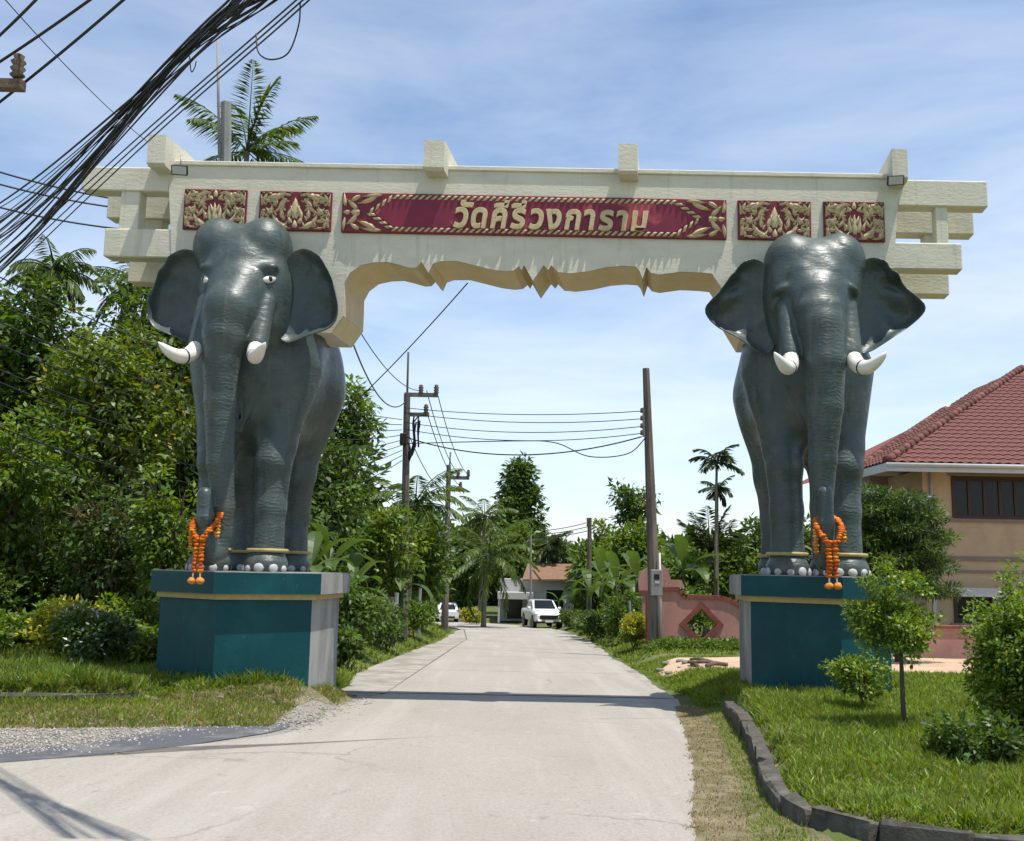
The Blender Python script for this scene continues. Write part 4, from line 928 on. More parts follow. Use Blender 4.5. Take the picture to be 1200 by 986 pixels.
for i, (px, Y, w, h) in enumerate(((20, 19.5, 2.0, .9), (160, 18.6, 1.2, .8), (185, 17.6, .8, .5), (150, 20.5, 1.6, 1.3), (60, 20.5, 1.8, 1.2), (-20, 18, 1.5, .7))):
    bush('weed_clump', px, Y, w, h, ['leafy weeds at the foot of the thicket', 'weeds between the flower bush and the plinth', 'short weeds against the teal plinth', 'tall weeds behind the white flower bush', 'tall weeds behind the yellow green bush', 'weeds beside the buried kerb under the shade tree'][i], K['leaf_mid'], 170, .11, 40+i, m2=K['leaf_bright'], f2=.4, group='weed clumps under the thicket')
for i, (px, Y, w, h) in enumerate(((5, 21.5, 2.4, 2.2), (55, 22.5, 2.4, 2.4), (140, 22.5, 2.2, 2.2), (-50, 21, 2.4, 2.0))):
    bush('understory_bush', px, Y, w, h, ['dark understory bush beneath the kerb end shade tree', 'dark understory bush behind the yellow green bush', 'dark understory bush behind the weeds by the plinth', 'dark understory bush at the shady edge of the thicket'][i], K['leaf_dark'], 330, .16, 45+i, m2=K['leaf_mid'], f2=.3, group='understory bushes')
# --- left side of the lane beyond the gate
treepx('leafy_tree', 400, 38, 372, 448, 425, 560, 'slender tree with open branches beside the first utility pole', K['leaf_mid'], 9, .26, 51, 9, .36, trunk=.14, m2=K['leaf_bright'], f2=.3)
treepx('leafy_tree', 385, 33, 330, 450, 500, 690, 'dense tree overhanging the lane beyond the teal plinth', K['leaf_dark'], 12, .26, 52, 12, .42, m2=K['leaf_mid'], f2=.4, trunk=.18)
treepx('leafy_tree', 435, 36, 395, 500, 580, 730, 'mid green tree before the first utility pole', K['leaf_mid'], 13, .24, 53, 10, .42, m2=K['leaf_bright'], f2=.3, trunk=.15)
treepx('leafy_tree', 480, 46, 440, 532, 590, 725, 'round bushy tree at the foot of the second utility pole', K['leaf_mid'], 9, .3, 54, 9, .42, m2=K['leaf_olive'], f2=.3, trunk=.16)
treepx('leafy_tree', 330, 30, 270, 400, 520, 740, 'shaded tree behind the hind legs of the elephant with painted eyes', K['leaf_dark'], 10, .26, 55, 9, .45, trunk=.16)
q = pbase(487, 590, 44); palm('coconut_palm', q, at(487, 590, 44).z-q[2], 'coconut palm with drooping fronds behind the first utility pole', 16, 2.6, 61, K['palm'], .15, (.2, 0), 36, .75, .08, .6, (-.9, 1.2), (.9, 1.7))
for i, (px, Y, h, L_, nl) in enumerate(((384, 29, 2.2, 1.7, 8), (412, 28, 1.6, 1.5, 7), (470, 36, 2.0, 1.6, 7), (205, 20.5, 1.5, 1.2, 5), (362, 27, 2.0, 1.5, 7))):
    banana(gpos(px, Y), h, ['tall banana plant behind the teal plinth beside the lane', 'banana plant with a pale broken leaf near the plinth', 'banana plant by the old fence posts', 'young banana plant beside the curled trunk with orange garland', 'banana plant in the gap between hind leg and thicket'][i], nl, L_, 70+i, 'banana plants left of the lane')
for i, (px, Y, w, h) in enumerate(((412, 26.5, 2.0, 2.0), (440, 31, 1.8, 1.5), (487, 40, 1.8, 1.5), (486, 46, 1.6, 1.2), (395, 23.5, 1.0, .8))):
    bush('roadside_shrub', px, Y, w, h, ['tall roadside shrub just beyond the teal plinth', 'roadside shrub before the fence posts', 'roadside shrub past the fence posts', 'last roadside shrub before the white hatchback', 'small shrub at the corner of the teal plinth'][i], K['leaf_dark'] if i != 2 else K['leaf_mid'], 230, .15, 80+i, m2=K['leaf_mid'], f2=.4, group='roadside shrubs')
# --- the far end of the lane
b = gpos(606, 100); r = np.random.default_rng(91); B = []
zt, zb = at(608, 542, 100).z-b[2], at(608, 650, 100).z-b[2]
for k in range(30):
    t = (k/29)**.85; z = zb+(zt-zb)*t; wv = 2.7*(1-t)**.75+.25; a = k*2.4+r.uniform(-.4, .4); B.append((wv*.62*math.cos(a)+(at(607+2*t, 600, 100).x-b[0]), wv*.62*math.sin(a), z-.2, .55+.28*wv, .55+.28*wv, .62+.12*wv))
tree('conical_tree', b, B, 'tall dark cone shaped tree at the end of the lane', K['leaf_dark'], 620, 14, .8, .55, .26, .28, m2=K['leaf_mid'], f2=.2, seed=91)
tp = empty  # (keeps names short below)
FAR = [(548, 92, 520, 585, 618, 705, 'dark grove behind the second utility pole'), (600, 92, 560, 640, 618, 690, 'shaded grove under the cone shaped tree'), (648, 95, 625, 690, 630, 690, 'distant tree line behind the low house'), (696, 78, 672, 728, 620, 715, 'tree grove beside the pickup truck'),
       (735, 62, 700, 775, 600, 720, 'green tree clump left of the leaning pole'), (748, 72, 716, 778, 560, 620, 'tall loose crown behind the leaning pole'), (800, 50, 765, 850, 640, 720, 'dense low tree behind the diamond window wall'), (850, 46, 815, 905, 630, 715, 'leafy tree above the end of the pink wall'), (885, 60, 850, 960, 600, 690, 'far tree beside the legs of the elephant with hooded brows'), (960, 48, 905, 1010, 610, 700, 'tree seen between the legs of the elephant with hooded brows'), (675, 110, 640, 720, 640, 690, 'hazy tree line far behind the houses'), (505, 62, 478, 524, 640, 712, 'grove shading the white hatchback')]
for i, (px, Y, x0, x1, y0, y1, lab) in enumerate(FAR):
    treepx('leafy_tree', px, Y, x0, x1, y0, y1, lab, [K['leaf_dark'], K['leaf_mid'], K['leaf_dark'], K['leaf_mid'], K['leaf_mid'], K['leaf_dark'], K['leaf_mid'], K['leaf_mid'], K['leaf_dark'], K['leaf_olive'], K['leaf_dark'], K['leaf_dark']][i], 520/Y if i != 5 else 4, .006*Y, 110+i, 9, .45 if i != 5 else .33, m2=K['leaf_bright'] if i in (3, 4, 6, 7) else K['leaf_mid'], f2=.3, trunk=.2, per=14)
for i, (px, Y, yt, L_, lab, mm) in enumerate(((568, 82, 606, 3.0, 'coconut palm standing behind the big drooping palm', 0), (572, 66, 650, 4.2, 'big drooping coconut palm beside the low house', 0), (645, 88, 640, 2.4, 'small dark palm behind the low house roof', 1), (832, 46, 648, 2.4, 'palm with upright stiff fronds behind the pink wall', 1))):
    q = pbase(px, yt, Y); palm('coconut_palm', q, at(px, yt, Y).z-q[2], lab, 18 if i < 3 else 9, L_, 130+i, K['palm'] if not mm else K['palm_dark'], .17, (.2, 0), 32, .8, .11, .6 if i < 3 else .3, (-.9, 1.2) if i < 3 else (.5, 1.4), (.9, 1.6) if i < 3 else (.3, .8))
q = pbase(843, 542, 40); palm('areca_palm', q, at(843, 542, 40).z-q[2], 'slim areca palm standing against the sky beyond the pink wall', 9, 1.15, 140, K['palm_dark'], .075, (.1, 0), 15, .55, .13, .35, (-.1, 1.3), (.9, 1.5))
q = pbase(845, 572, 43); palm('areca_palm', q, at(845, 572, 43).z-q[2], 'shorter areca palm head below the slim one', 9, .8, 141, K['palm_dark'], .07, (.05, 0), 13, .4, .1, .5, (-.8, 1.0), (.6, 1.2))
for i, (px, Y, h, L_, nl) in enumerate(((705, 50, 2.6, 2.2, 8), (722, 45, 2.2, 2.2, 8), (745, 42, 2.4, 2.0, 8), (690, 56, 2.2, 2.0, 7), (800, 40, 2.6, 2.2, 8), (655, 70, 1.6, 1.4, 6))):
    banana(gpos(px, Y), h, ['banana plant in the middle of the roadside row', 'banana plant with broad leaves nearest the trimmed hedge', 'banana plant tight against the leaning pole', 'banana plant next to the pickup truck', 'banana plant rising behind the pink wall coping', 'banana plant in front of the low house'][i], nl, L_, 150+i, 'banana plants right of the lane')
for i, (px, Y, w, h, mm) in enumerate(((705, 47, 2.4, 1.3, 'leaf_dark'), (735, 39, 1.9, 1.7, 'leaf_mid'), (742, 34.2, .9, .95, 'leaf_bright'), (812, 37, 3.0, 1.9, 'leaf_mid'), (688, 55, 2.2, 1.2, 'leaf_dark'), (670, 64, 2.0, 1.2, 'leaf_dark'), (553, 74, 1.5, 1.2, 'leaf_yellow'))):
    bush('hedge_bush', px, Y, w, h, ['dark hedge bush under the banana row', 'bushy hedge behind the yellow topped bush', 'green base of the trimmed bush beside the leaning pole', 'leafy hedge rising behind the diamond window', 'dark hedge bush closer to the pickup truck', 'dark hedge bush right at the pickup truck', 'yellow green bush beside the white hatchback'][i], K[mm], 220, .15 if Y > 36 else .08, 160+i, m2=K['leaf_mid'], f2=.3)
bush('trimmed_bush', 745, 33.6, 1.0, .75, 'rounded trimmed bush with bright yellow top leaves', K['leaf_yellow'], 220, .075, 170, m2=K['leaf_bright'], f2=.3, dz=.45)
r = np.random.default_rng(180); B = [(at(px, 700, 31.6).x, 31.6+.25*math.sin(px), ground_h(8, 31.6)+.12, .5, .4, .2) for px in range(772, 872, 7)]
c, d, n_, l, w = foliage(r, B, 420, 14, .16, .10, .055, .1); tag(link('ground_cover', leaves_mesh('ground cover', c, d, n_, l, w, K['leaf_mid'])), 'low green creeper along the foot of the pink wall', 'creeper', kind='stuff')
# --- feathery tree before the tan house
b = gpos(1050, 27); B = []
r = np.random.default_rng(5)
for k in range(26):
    z = at(1050, 690-110*(k/25)**.9, 27).z-b[2]; wv = 1.3*(1-.35*(k/25)); a = k*2.4; B.append((wv*.75*math.cos(a), wv*.75*math.sin(a), z, .62, .62, .13))
tree('feathery_tree', b, B, 'layered feathery green tree between the plinth and the tan house', K['conifer'], 1500, 18, .22, .15, .036, .10, m2=K['leaf_mid'], f2=.25, seed=201, droop=.05)
# --- garden on the right foreground
def shrubtree(px, py_base, Y, x0, x1, yt, yb, label, seed, n, L_=.055, tr=.03, m1='leaf_shrub', nb=6, sp=.40):
    xb = at(px, py_base, Y).x; bz = ground_h(xb, Y); b = (xb, Y, bz); a0, a1 = at(x0, (yt+yb)/2, Y), at(x1, (yt+yb)/2, Y); zt, zb = at(px, yt, Y).z, at(px, yb, Y).z
    r = np.random.default_rng(seed); C0 = np.array(((a0.x+a1.x)/2-xb, 0, (zt+zb)/2-bz)); RR = np.array(((a1.x-a0.x)/2, (a1.x-a0.x)/2, (zt-zb)/2))
    B = blobs_in(r, C0, RR*.92, nb, sp)
    for k in range(16):                       # shoots that break the outline
        u = r.normal(size=3); u[2] = abs(u[2])*.9-.25; u /= np.linalg.norm(u); p_ = C0+u*RR*r.uniform(.85, 1.12); B.append((*p_, RR[0]*.13, RR[0]*.13, RR[0]*r.uniform(.12, .3)))
    return tree('garden_shrub', b, B, label, K[m1], n, 13, L_*1.6, L_, L_*.52, tr, m2=K['leaf_mid'], f2=.25, seed=seed, cat='shrub', droop=.0)
shrubtree(1060, 850, 11.9, 1000, 1096, 664, 792, 'pruned little tree with a bare stem on the lawn', 211, 520, tr=.028, nb=7, sp=.38)
shrubtree(1012, 832, 13.3, 972, 1040, 765, 830, 'small round shrub beside the pruned little tree', 212, 240, tr=.02)
shrubtree(1200, 885, 10.4, 1140, 1268, 664, 905, 'tall bushy shrub with glossy leaves above the dark bush', 213, 1900, tr=.03, nb=14, sp=.46)
shrubtree(1142, 895, 9.7, 1095, 1195, 842, 905, 'low dark glossy bush at the foot of the tall shrub', 214, 420, L_=.065, tr=.015, m1='leaf_dark')
shrubtree(1290, 900, 9.9, 1230, 1340, 690, 900, 'bushy shrub half hidden past the tall glossy one', 215, 500, tr=.04)
# --- grass
def grass(name, n, region, h, m_, label, seed, w=.010, lean=.5, tuft=6):
    r = np.random.default_rng(seed); P = []
    k = n//tuft
    xy = region(r, k); xy = np.repeat(xy, tuft, 0)+r.normal(0, .025, (len(xy)*tuft, 2))
    z = np.array([max(ground_h(x, y), road_z(y)+.004) for x, y in xy]); c = np.c_[xy, z-.01]; N_ = len(c)
    az = r.random(N_)*2*math.pi; s_ = np.c_[np.cos(az), np.sin(az), np.zeros(N_)]; ln = r.normal(0, lean, (N_, 2)); hh = h(xy)*(.5+r.random(N_))
    d = unit(np.c_[ln, np.ones(N_)]); ww = (w*(.6+.8*r.random(N_)))[:, None]
    m1 = c+d*(hh*.55)[:, None]; d2 = unit(d+np.c_[ln*.9, np.zeros(N_)]); t = m1+d2*(hh*.5)[:, None]
    V = np.stack([c-s_*ww, c+s_*ww, m1+s_*ww*.8, t, m1-s_*ww*.8], 1).reshape(-1, 3)
    i = np.arange(N_)*5; F1 = np.stack([i, i+1, i+2, i+4], 1); F2 = np.stack([i+4, i+2, i+3, i+3], 1)
    me = bpy.data.meshes.new(name); 
    tri = np.concatenate([np.stack([i, i+1, i+2], 1), np.stack([i, i+2, i+4], 1), np.stack([i+4, i+2, i+3], 1)])
    return tag(link(name, np_mesh(name, V, tri, m_)), label, 'grass', kind='stuff')
def reg(x0, x1, y0, y1, test, bias=1.0):
    def f(r, k):
        out = np.zeros((0, 2))
        while len(out) < k:
            y_ = y0+(y1-y0)*r.random(k)**bias; x_ = x0+(x1-x0)*r.random(k); ok = np.array([test(a, b) for a, b in zip(x_, y_)]); out = np.concatenate([out, np.c_[x_, y_][ok]])
        return out[:k]
    return f
def inplinth(x, y):
    for t in (PL, PR):
        if abs(x-t[0]-.15) < 1.15 and t[1]+.5 < y < t[1]+2.9: return True
    return False
lawnR = reg(2.2, 10.5, 6.5, 17, lambda x, y: x > kerb_x(y)+.1 and y > kerb_y(max(2.12, x))+.12 and x < .62*y+1.2 and not inplinth(x, y), 1.2)
patchy = lambda x: .55+.45*np.sin(x[:, 0]*2.3+np.sin(x[:, 1]*1.7))*np.sin(x[:, 1]*1.9+1.3)
grass('lawn_grass', 165000, lawnR, lambda q: .085*patchy(q)+.03, K['grass'], 'lush green lawn grass inside the curving kerb', 301, .006)
grass('lawn_grass', 20000, lawnR, lambda q: .10*patchy(q)+.05, K['leaf_bright'], 'taller bright tufts scattered over the lush lawn', 302, .009, .6, 9)
grass('lawn_grass', 12000, lawnR, lambda q: .07*patchy(q)+.03, K['grass_dry'], 'straw coloured blades scattered through the lush lawn', 307, .006, .8, 5)
farR = reg(3.0, 9.5, 16.5, 23, lambda x, y: x > road_r(y)+.25 and x < .52*y+.5 and not inplinth(x, y) and not (y > 20.3 and x > 4.2))
grass('lawn_grass', 24000, farR, lambda q: q[:, 0]*0+.10, K['grass'], 'grass round the plinth and along the sand yard', 303, .010)
sl = lambda y: float(np.interp(y, [20.4, 20.7, 22.6, 24.6, 27.2, 28.3], [8.5, 5.2, 4.0, 3.5, 4.2, 6.5]))
grass('verge_grass', 12000, reg(3.0, 6.5, 19.5, 28.3, lambda x, y: road_r(y)+.12 < x < sl(y)+.08), lambda q: q[:, 0]*0+.07, K['grass'], 'thin grass between the lane and the sand yard', 308, .010, .7)
vr = reg(1.2, 3.4, 6.2, 17, lambda x, y: road_r(y)-.07+.06*math.sin(y*9)*math.sin(y*3.1) < x < kerb_x(y)-.05 or (y < 7.0 and x > road_r(y)+.1 and x < 2.6), 1.0)
grass('verge_grass', 26000, vr, lambda q: q[:, 0]*0+.035, K['grass_dry'], 'short dry grass between lane and kerb wall', 304, .005, .9)
grass('verge_grass', 16000, reg(1.3, 3.4, 6.5, 17, lambda x, y: road_r(y)+.35 < x < kerb_x(y)-.03, 1.0), lambda q: q[:, 0]*0+.05, K['grass'], 'green grass hugging the foot of the kerb wall', 305, .005, .9)
fk = reg(1.6, 6.5, 5.6, 6.9, lambda x, y: y < kerb_y(max(2.12, x))-.1 and x > road_r(y)+.15, 1.0)
grass('verge_grass', 14000, fk, lambda q: q[:, 0]*0+.05, K['grass'], 'grass at the outer foot of the front kerb run', 306, .005, .9)
lawnL = reg(-11, -3.0, 13, 20, lambda x, y: y > kerbl_y(x)+.1 and x > -.53*y-.6 and not inplinth(x, y) and (x < -4.9 or y > 14.6+(x+4.9)*.6), 1.0)
grass('lawn_grass', 75000, lawnL, lambda q: .15*patchy(q)+.06+.10*np.clip((q[:, 1]-16)/3, 0, 1), K['grass'], 'unmown grass before the leafy thicket', 311, .009)
grass('lawn_grass', 14000, lawnL, lambda q: .2*patchy(q)+.05, K['leaf_mid'], 'broad leaved weeds in the unmown grass', 312, .018, .7, 7)
vl = reg(-9, -2.6, 12.2, 17.5, lambda x, y: kerbl_y(x)-1.5 < y < kerbl_y(x)+.3+max(0, (x+4.9))*.9 and x > -.53*y-.6 and (x < -3.0 or y > 16), 1.0)
grass('verge_grass', 30000, vl, lambda q: q[:, 0]*0+.07, K['grass_dry'], 'thin dry grass edging the gravel', 313, .006, .8)
grass('verge_grass', 26000, vl, lambda q: q[:, 0]*0+.09, K['grass'], 'green tufts in the dry edging of the gravel', 314, .006, .8)
grass('verge_grass', 3600, reg(-10, -4.8, 12.5, 15, lambda x, y: kerbl_y(x)-.30 < y < kerbl_y(x)-.09), lambda q: q[:, 0]*0+.15, K['grass'], 'tufts leaning over the half buried kerb', 317, .008, .7, 9)
laneL = reg(-7.5, -2.9, 18.5, 60, lambda x, y: x < road_l(y)-.15 and not inplinth(x, y), 1.3)
grass('verge_grass', 22000, laneL, lambda q: q[:, 0]*0+.14, K['grass'], 'grass bank on the thicket side of the lane', 315, .014, .6)
laneR = reg(3.2, 7.5, 27, 62, lambda x, y: x > road_r(y)+.15 and not (y < 29.5 and x > 3.5), 1.2)
grass('verge_grass', 18000, laneR, lambda q: q[:, 0]*0+.12, K['grass'], 'grass along the lane before the pink wall and banana row', 316, .016, .6)
r = np.random.default_rng(500); gx = np.array([q[0] for q in AST]); PB_ = []
while len(PB_) < 7000:
    px_, py_ = r.uniform(-20, 440), r.uniform(812, 885); x, y = gp(px_, py_)
    top_ = np.interp(px_, [0, 183, 330, 403, 432], [845, 840, 838, 826, 814]); bot_ = np.interp(px_, [0, 73, 165, 235, 310, 345, 367, 405, 440], [877, 874, 859, 849, 847, 850, 845, 828, 815])
    if top_-3 < py_ < bot_+4+r.exponential(3): PB_.append((x, y, max(road_z(y)+.006, ground_h(x, y)+.012)))
PB_ = np.array(PB_); k = .006+.016*r.random(len(PB_))**3; u = np.array([[1, 0, 0], [-1, 0, 0], [0, 1, 0], [0, -1, 0], [0, 0, .7], [0, 0, -.7]])
Vp = PB_[:, None]+u[None]*k[:, None, None]*(.7+.6*r.random((len(PB_), 6, 1))); t = np.array([[0, 2, 4], [2, 1, 4], [1, 3, 4], [3, 0, 4], [2, 0, 5], [1, 2, 5], [3, 1, 5], [0, 3, 5]])
tag(link('gravel_stones', np_mesh('gravel stones', Vp.reshape(-1, 3), (np.arange(len(PB_))[:, None, None]*6+t[None]).reshape(-1, 3), K['gravelstone'])), 'loose pale gravel scattered along the asphalt strip', 'gravel', kind='stuff')
#--BUILT--
# ------------------------------------------------------------------ background wood
def wood(name, label, spans, seed, L_=.8):
    r = np.random.default_rng(seed); B = []
    for x0, x1, yt, Y in spans:
        for px in np.arange(x0, x1, 14):
            zt = at(px, yt+r.uniform(-7, 9), Y).z; g = ground_h(at(px, 668, Y).x, Y); X = at(px, 668, Y).x+r.uniform(-.5, .5)
            B.append((X, Y+r.uniform(-3, 3), (zt+g)/2, Y*.011, 2.5, (zt-g)/2))
    c, d, n_, l, w = foliage(r, B, len(B)*75, 12, 1.1, L_, L_*.5, .2)
    return tag(link(name, leaves_mesh(name, c, d, n_, l, w, K['leaf_dark'])), label, 'wood', kind='stuff')
wood('far_wood', 'dark wood closing the view behind the lane and houses', [(-160, 500, 600, 70), (495, 560, 612, 115), (540, 720, 655, 125), (700, 1010, 632, 80), (1000, 1330, 640, 90)], 401)
wood('thicket_wood', 'deep shade wood behind the flowering trees', [(-200, 250, 430, 44), (250, 420, 520, 50)], 402, .5)

# ------------------------------------------------------------------ tan house on the right
HY, HG = 33.0, ground_h(15, 33)
house = empty('tan_house', (15, HY, HG), 0, 'tan two storey house with red tiled hip roof behind the pink wall', 'house')
def hl(v): return (v[0]-15, v[1]-HY, v[2]-HG)
def hbox(nm, px0, py0, px1, py1, Y, d0, d1, m_, par=None, bev=.0, off=(0, 0, 0)):
    """box on the facade: photograph corners on plane Y, from Y+d0 to Y+d1"""
    a, b = at(px0, py1, Y), at(px1, py0, Y); p = hl((a.x, Y+d0, a.z)); q = hl((b.x, Y+d1, b.z)); mb = MB(); lo_ = [min(p[i], q[i])-off[i] for i in range(3)]; hi_ = [max(p[i], q[i])-off[i] for i in range(3)]
    mb.box(lo_, hi_, bev); return mb.build(nm, m_, par or house)
xl = at(1083, 620, HY).x; ze = at(1120, 543, 31.8).z-.1
w0 = at(1114, 558, HY); w1 = at(1232, 610, HY); v0 = at(1117, 697, HY); v1 = at(1166, 731, HY)
# front wall with openings, built as panels round the windows
def wallpiece(x0, x1, z0, z1): MB().box(hl((x0, HY, z0)), hl((x1, HY+.2, z1))).build('wall', K['ochre'], house)
xr = 24.0
wallpiece(xl, w0.x, v0.z, ze); wallpiece(w0.x, xr, w0.z, ze); wallpiece(w0.x, xr, v0.z, w1.z); wallpiece(w1.x, xr, w1.z, w0.z); wallpiece(xl, v0.x, HG-.2, v0.z); wallpiece(v1.x, xr, HG-.2, v0.z); wallpiece(v0.x, v1.x, HG-.2, v1.z)
MB().box(hl((xl, HY+.2, HG-.2)), hl((xl+.2, 42, ze))).build('side_wall', K['ochre'], house)
MB().box(hl((xl-.02, HY-.06, at(1120, 657, HY).z)), hl((xr, HY+.01, at(1120, 652, HY).z))).build('moulding', K['trimgrey'], house)
MB().box(hl((xl-.02, HY-.05, at(1120, 671, HY).z)), hl((xr, HY+.01, at(1120, 668, HY).z))).build('moulding', K['trimgrey'], house)
def window(a, b, n, nm='window'):
    x0, x1, z0, z1 = min(a.x, b.x), max(a.x, b.x), min(a.z, b.z), max(a.z, b.z); t = .09
    fr = MB(); fr.box(hl((x0, HY-.05, z0)), hl((x1, HY+.12, z0+t))); fr.box(hl((x0, HY-.05, z1-t)), hl((x1, HY+.12, z1))); fr.box(hl((x0, HY-.05, z0+t)), hl((x0+t, HY+.12, z1-t))); fr.box(hl((x1-t, HY-.05, z0+t)), hl((x1, HY+.12, z1-t)))
    f = fr.build(nm, K['wood'], house); st = (x1-x0-2*t)/n
    for k in range(n):
        xa = x0+t+k*st; 
        MB().box(hl((xa+.05, HY+.07, z0+t+.05)), hl((xa+st-.05, HY+.09, z1-t-.05))).build('pane', K['glass'], f)
        s_ = MB(); s_.box(hl((xa, HY+.03, z0+t)), hl((xa+.05, HY+.11, z1-t))); s_.box(hl((xa+st-.05, HY+.03, z0+t)), hl((xa+st, HY+.11, z1-t))); s_.box(hl((xa+.05, HY+.03, z0+t)), hl((xa+st-.05, HY+.11, z0+t+.05))); s_.box(hl((xa+.05, HY+.03, z1-t-.05)), hl((xa+st-.05, HY+.11, z1-t))); s_.build('sash', K['wood'], f)
    MB().box(hl((x0-.12, HY-.09, z0-.10)), hl((x1+.12, HY+.05, z0-.003))).build('sill', K['trimgrey'], f)
    MB().box(hl((x0-.10, HY-.06, z1+.003)), hl((x1+.10, HY+.02, z1+.08))).build('lintel', K['trimgrey'], f)
window(w0, w1, 6); window(v0, v1, 2)
# awning over the lower window
a0, a1 = at(1114, 697, 32.3), at(1172, 685, 32.3)
aw = MB().box(hl((a0.x, 32.25, a0.z-.05)), hl((a1.x+.3, 32.33, a0.z+.22))).build('awning', K['fascia'], house)
# roof
ex, ey = at(1040, 541, 31.8).x, 31.8; ez = at(1040, 541, 31.8).z; PT = .55
ROOFT = math.atan(PT); BK = 35.0+(ez-at(1010, 548, 35).z)/PT
roof = MB().add([hl(v) for v in ((ex, ey, ez-.03), (24, ey, ez-.03), (24, ey+9, ez+9*PT-.03), (ex+9, ey+9, ez+9*PT-.03))], [(0, 1, 2, 3)]).add([hl(v) for v in ((ex, ey, ez-.03), (ex+9, ey+9, ez+9*PT-.03), (ex+9, BK+9, ez+9*PT-.03), (ex, BK, ez-.03))], [(0, 1, 2, 3)]).build('roof', K['redtrim'], house)
def tile_mesh(w, L_):
    mb = MB(); n = 6
    def prof(u): return .045*math.sin(math.pi*u*1.0)**1.0 if u < .62 else .045*math.sin(math.pi*.62)*(1-(u-.62)/.38)-.012*math.sin(math.pi*(u-.62)/.38)
    V = []
    for (y_, up) in ((0, .035), (L_, .0)):
        for i in range(n+1): V.append((i/n*w, y_, prof(i/n)+up))
    for i in range(n+1): V.append((i/n*w, 0, prof(i/n)+.008))
    m_ = n+1; Fs = [(i, i+1, m_+i+1, m_+i) for i in range(n)]+[(2*m_+i, 2*m_+i+1, i+1, i) for i in range(n)]
    mb.add(V, Fs, False); return mb.mesh('roof tile', K['tile'])
TW, TL = .30, .36; tm = tile_mesh(TW, TL+.05); cnt = 0; rest = []
rows = 26
for j in range(rows):
    yy = ey-.06+j*TL*math.cos(ROOFT); zz = ez+(yy-ey)*PT; hipx = ex+(yy-ey)
    k = 0; x = hipx+.05
    x = math.floor((hipx-ex)/TW)*TW+ex
    while x < 20.5:
        if x+TW*.35 >= hipx:
            if x < .5*yy+.7 and cnt < 295:
                o = link('roof_tile', tm, roof, hl((x, yy, zz)), (ROOFT, 0, 0)); cnt += 1
            else: rest.append((x, yy, zz))
        x += TW
def tilestuff(nm, P, rz, par):
    vs_ = np.array([v.co[:] for v in tm.vertices]); fs_ = [tuple(p.vertices) for p in tm.polygons]; mb = MB(); R_ = (Matrix.Rotation(rz, 3, 'Z') @ Matrix.Rotation(ROOFT, 3, 'X'))
    for p in P:
        q = Vector(hl(p)); mb.add([tuple(R_ @ Vector(v)+q) for v in vs_], fs_)
    o = mb.build(nm, K['tile'], par); o['kind'] = 'stuff'; return o
tilestuff('far_tiles', rest, 0, roof)
# left slope of the main roof (runs up towards +x) 
P = []
for j in range(26):
    xx = ex-.06+j*TL*math.cos(ROOFT); zz = ez+(xx-ex)*PT; y_ = ey+(xx-ex)
    yb = BK+(xx-ex)+.1
    yv = math.ceil((y_-ey)/TW)*TW+ey
    while yv < yb and xx < ex+8.6: P.append((xx, yv+TW, zz)); yv += TW
tilestuff('side_tiles', P, -math.pi/2, roof)
hip = MB()
for k in range(34):
    t = k*.26; c = Vector(hl((ex+t, ey+t, ez+t*PT+.05))); d = Vector((1, 1, PT)).normalized(); hip.tube([c, c+d*.40], [.16, .13], 8)
hip.build('hip_caps', K['tile'], roof)['kind'] = 'stuff'
fa = MB(); fa.box(hl((ex-.05, ey-.02, ez-.30)), hl((24, ey+.03, ez-.035))); fa.box(hl((ex-.05, ey+.03, ez-.30)), hl((ex, BK, ez-.035))); fa.build('fascia', K['fascia'], house)
MB().box(hl((ex, ey+.03, ez-.12)), hl((24, HY+.1, ez-.10))).build('eave_soffit', K['fascia'], house)
MB().tube([hl((ex-.06, ey-.09, ez-.10)), hl((24, ey-.09, ez-.08))], .065, 8).build('gutter', K['fascia'], house)
MB().tube([hl((xl+.25, HY-.08, ez-.15)), hl((xl+.25, HY-.08, HG))], .045, 8).build('downpipe', K['fascia'], house)
# rear wing with its own hip roof
rx, ry = at(1010, 548, 35).x, 35.0; rz0 = at(1010, 548, 35).z; ap_ = 5.1
rw = MB().add([hl(v) for v in ((rx, ry, rz0), (rx+14, ry, rz0), (rx+14, ry+ap_, rz0+ap_*PT), (rx+ap_, ry+ap_, rz0+ap_*PT), (rx, ry+2*ap_, rz0))], [(0, 1, 2, 3), (0, 3, 4)]).build('rear_roof', K['redtrim'], house)
P = []
for j in range(15):
    yy = ry-.06+j*TL*math.cos(ROOFT); x = rx+math.floor((yy-ry)/TW)*TW
    while x < rx+7: 
        if x+.02 >= rx+(yy-ry): P.append((x, yy, rz0+(yy-ry)*PT+.03))
        x += TW
tilestuff('rear_tiles', P, 0, rw)
h2 = MB()
for k in range(20):
    t = k*.26; c = Vector(hl((rx+t, ry+t, rz0+t*PT+.07))); d = Vector((1, 1, PT)).normalized(); h2.tube([c, c+d*.4], [.17, .14], 8)
for k in range(14): h2.tube([hl((rx+ap_+k*.32, ry+ap_, rz0+ap_*PT+.08)), hl((rx+ap_+k*.32+.36, ry+ap_, rz0+ap_*PT+.06))], [.11, .09], 7)
h2.build('hip_caps', K['tile'], rw)['kind'] = 'stuff'
MB().box(hl((rx-.05, ry-.03, rz0-.28)), hl((ex+3, ry+.02, rz0-.02))).build('fascia', K['fascia'], house)
MB().box(hl((rx+.6, ry+1.0, HG)), hl((rx+9, ry+8, rz0-.05))).build('rear_wall', K['trimgrey'], house)
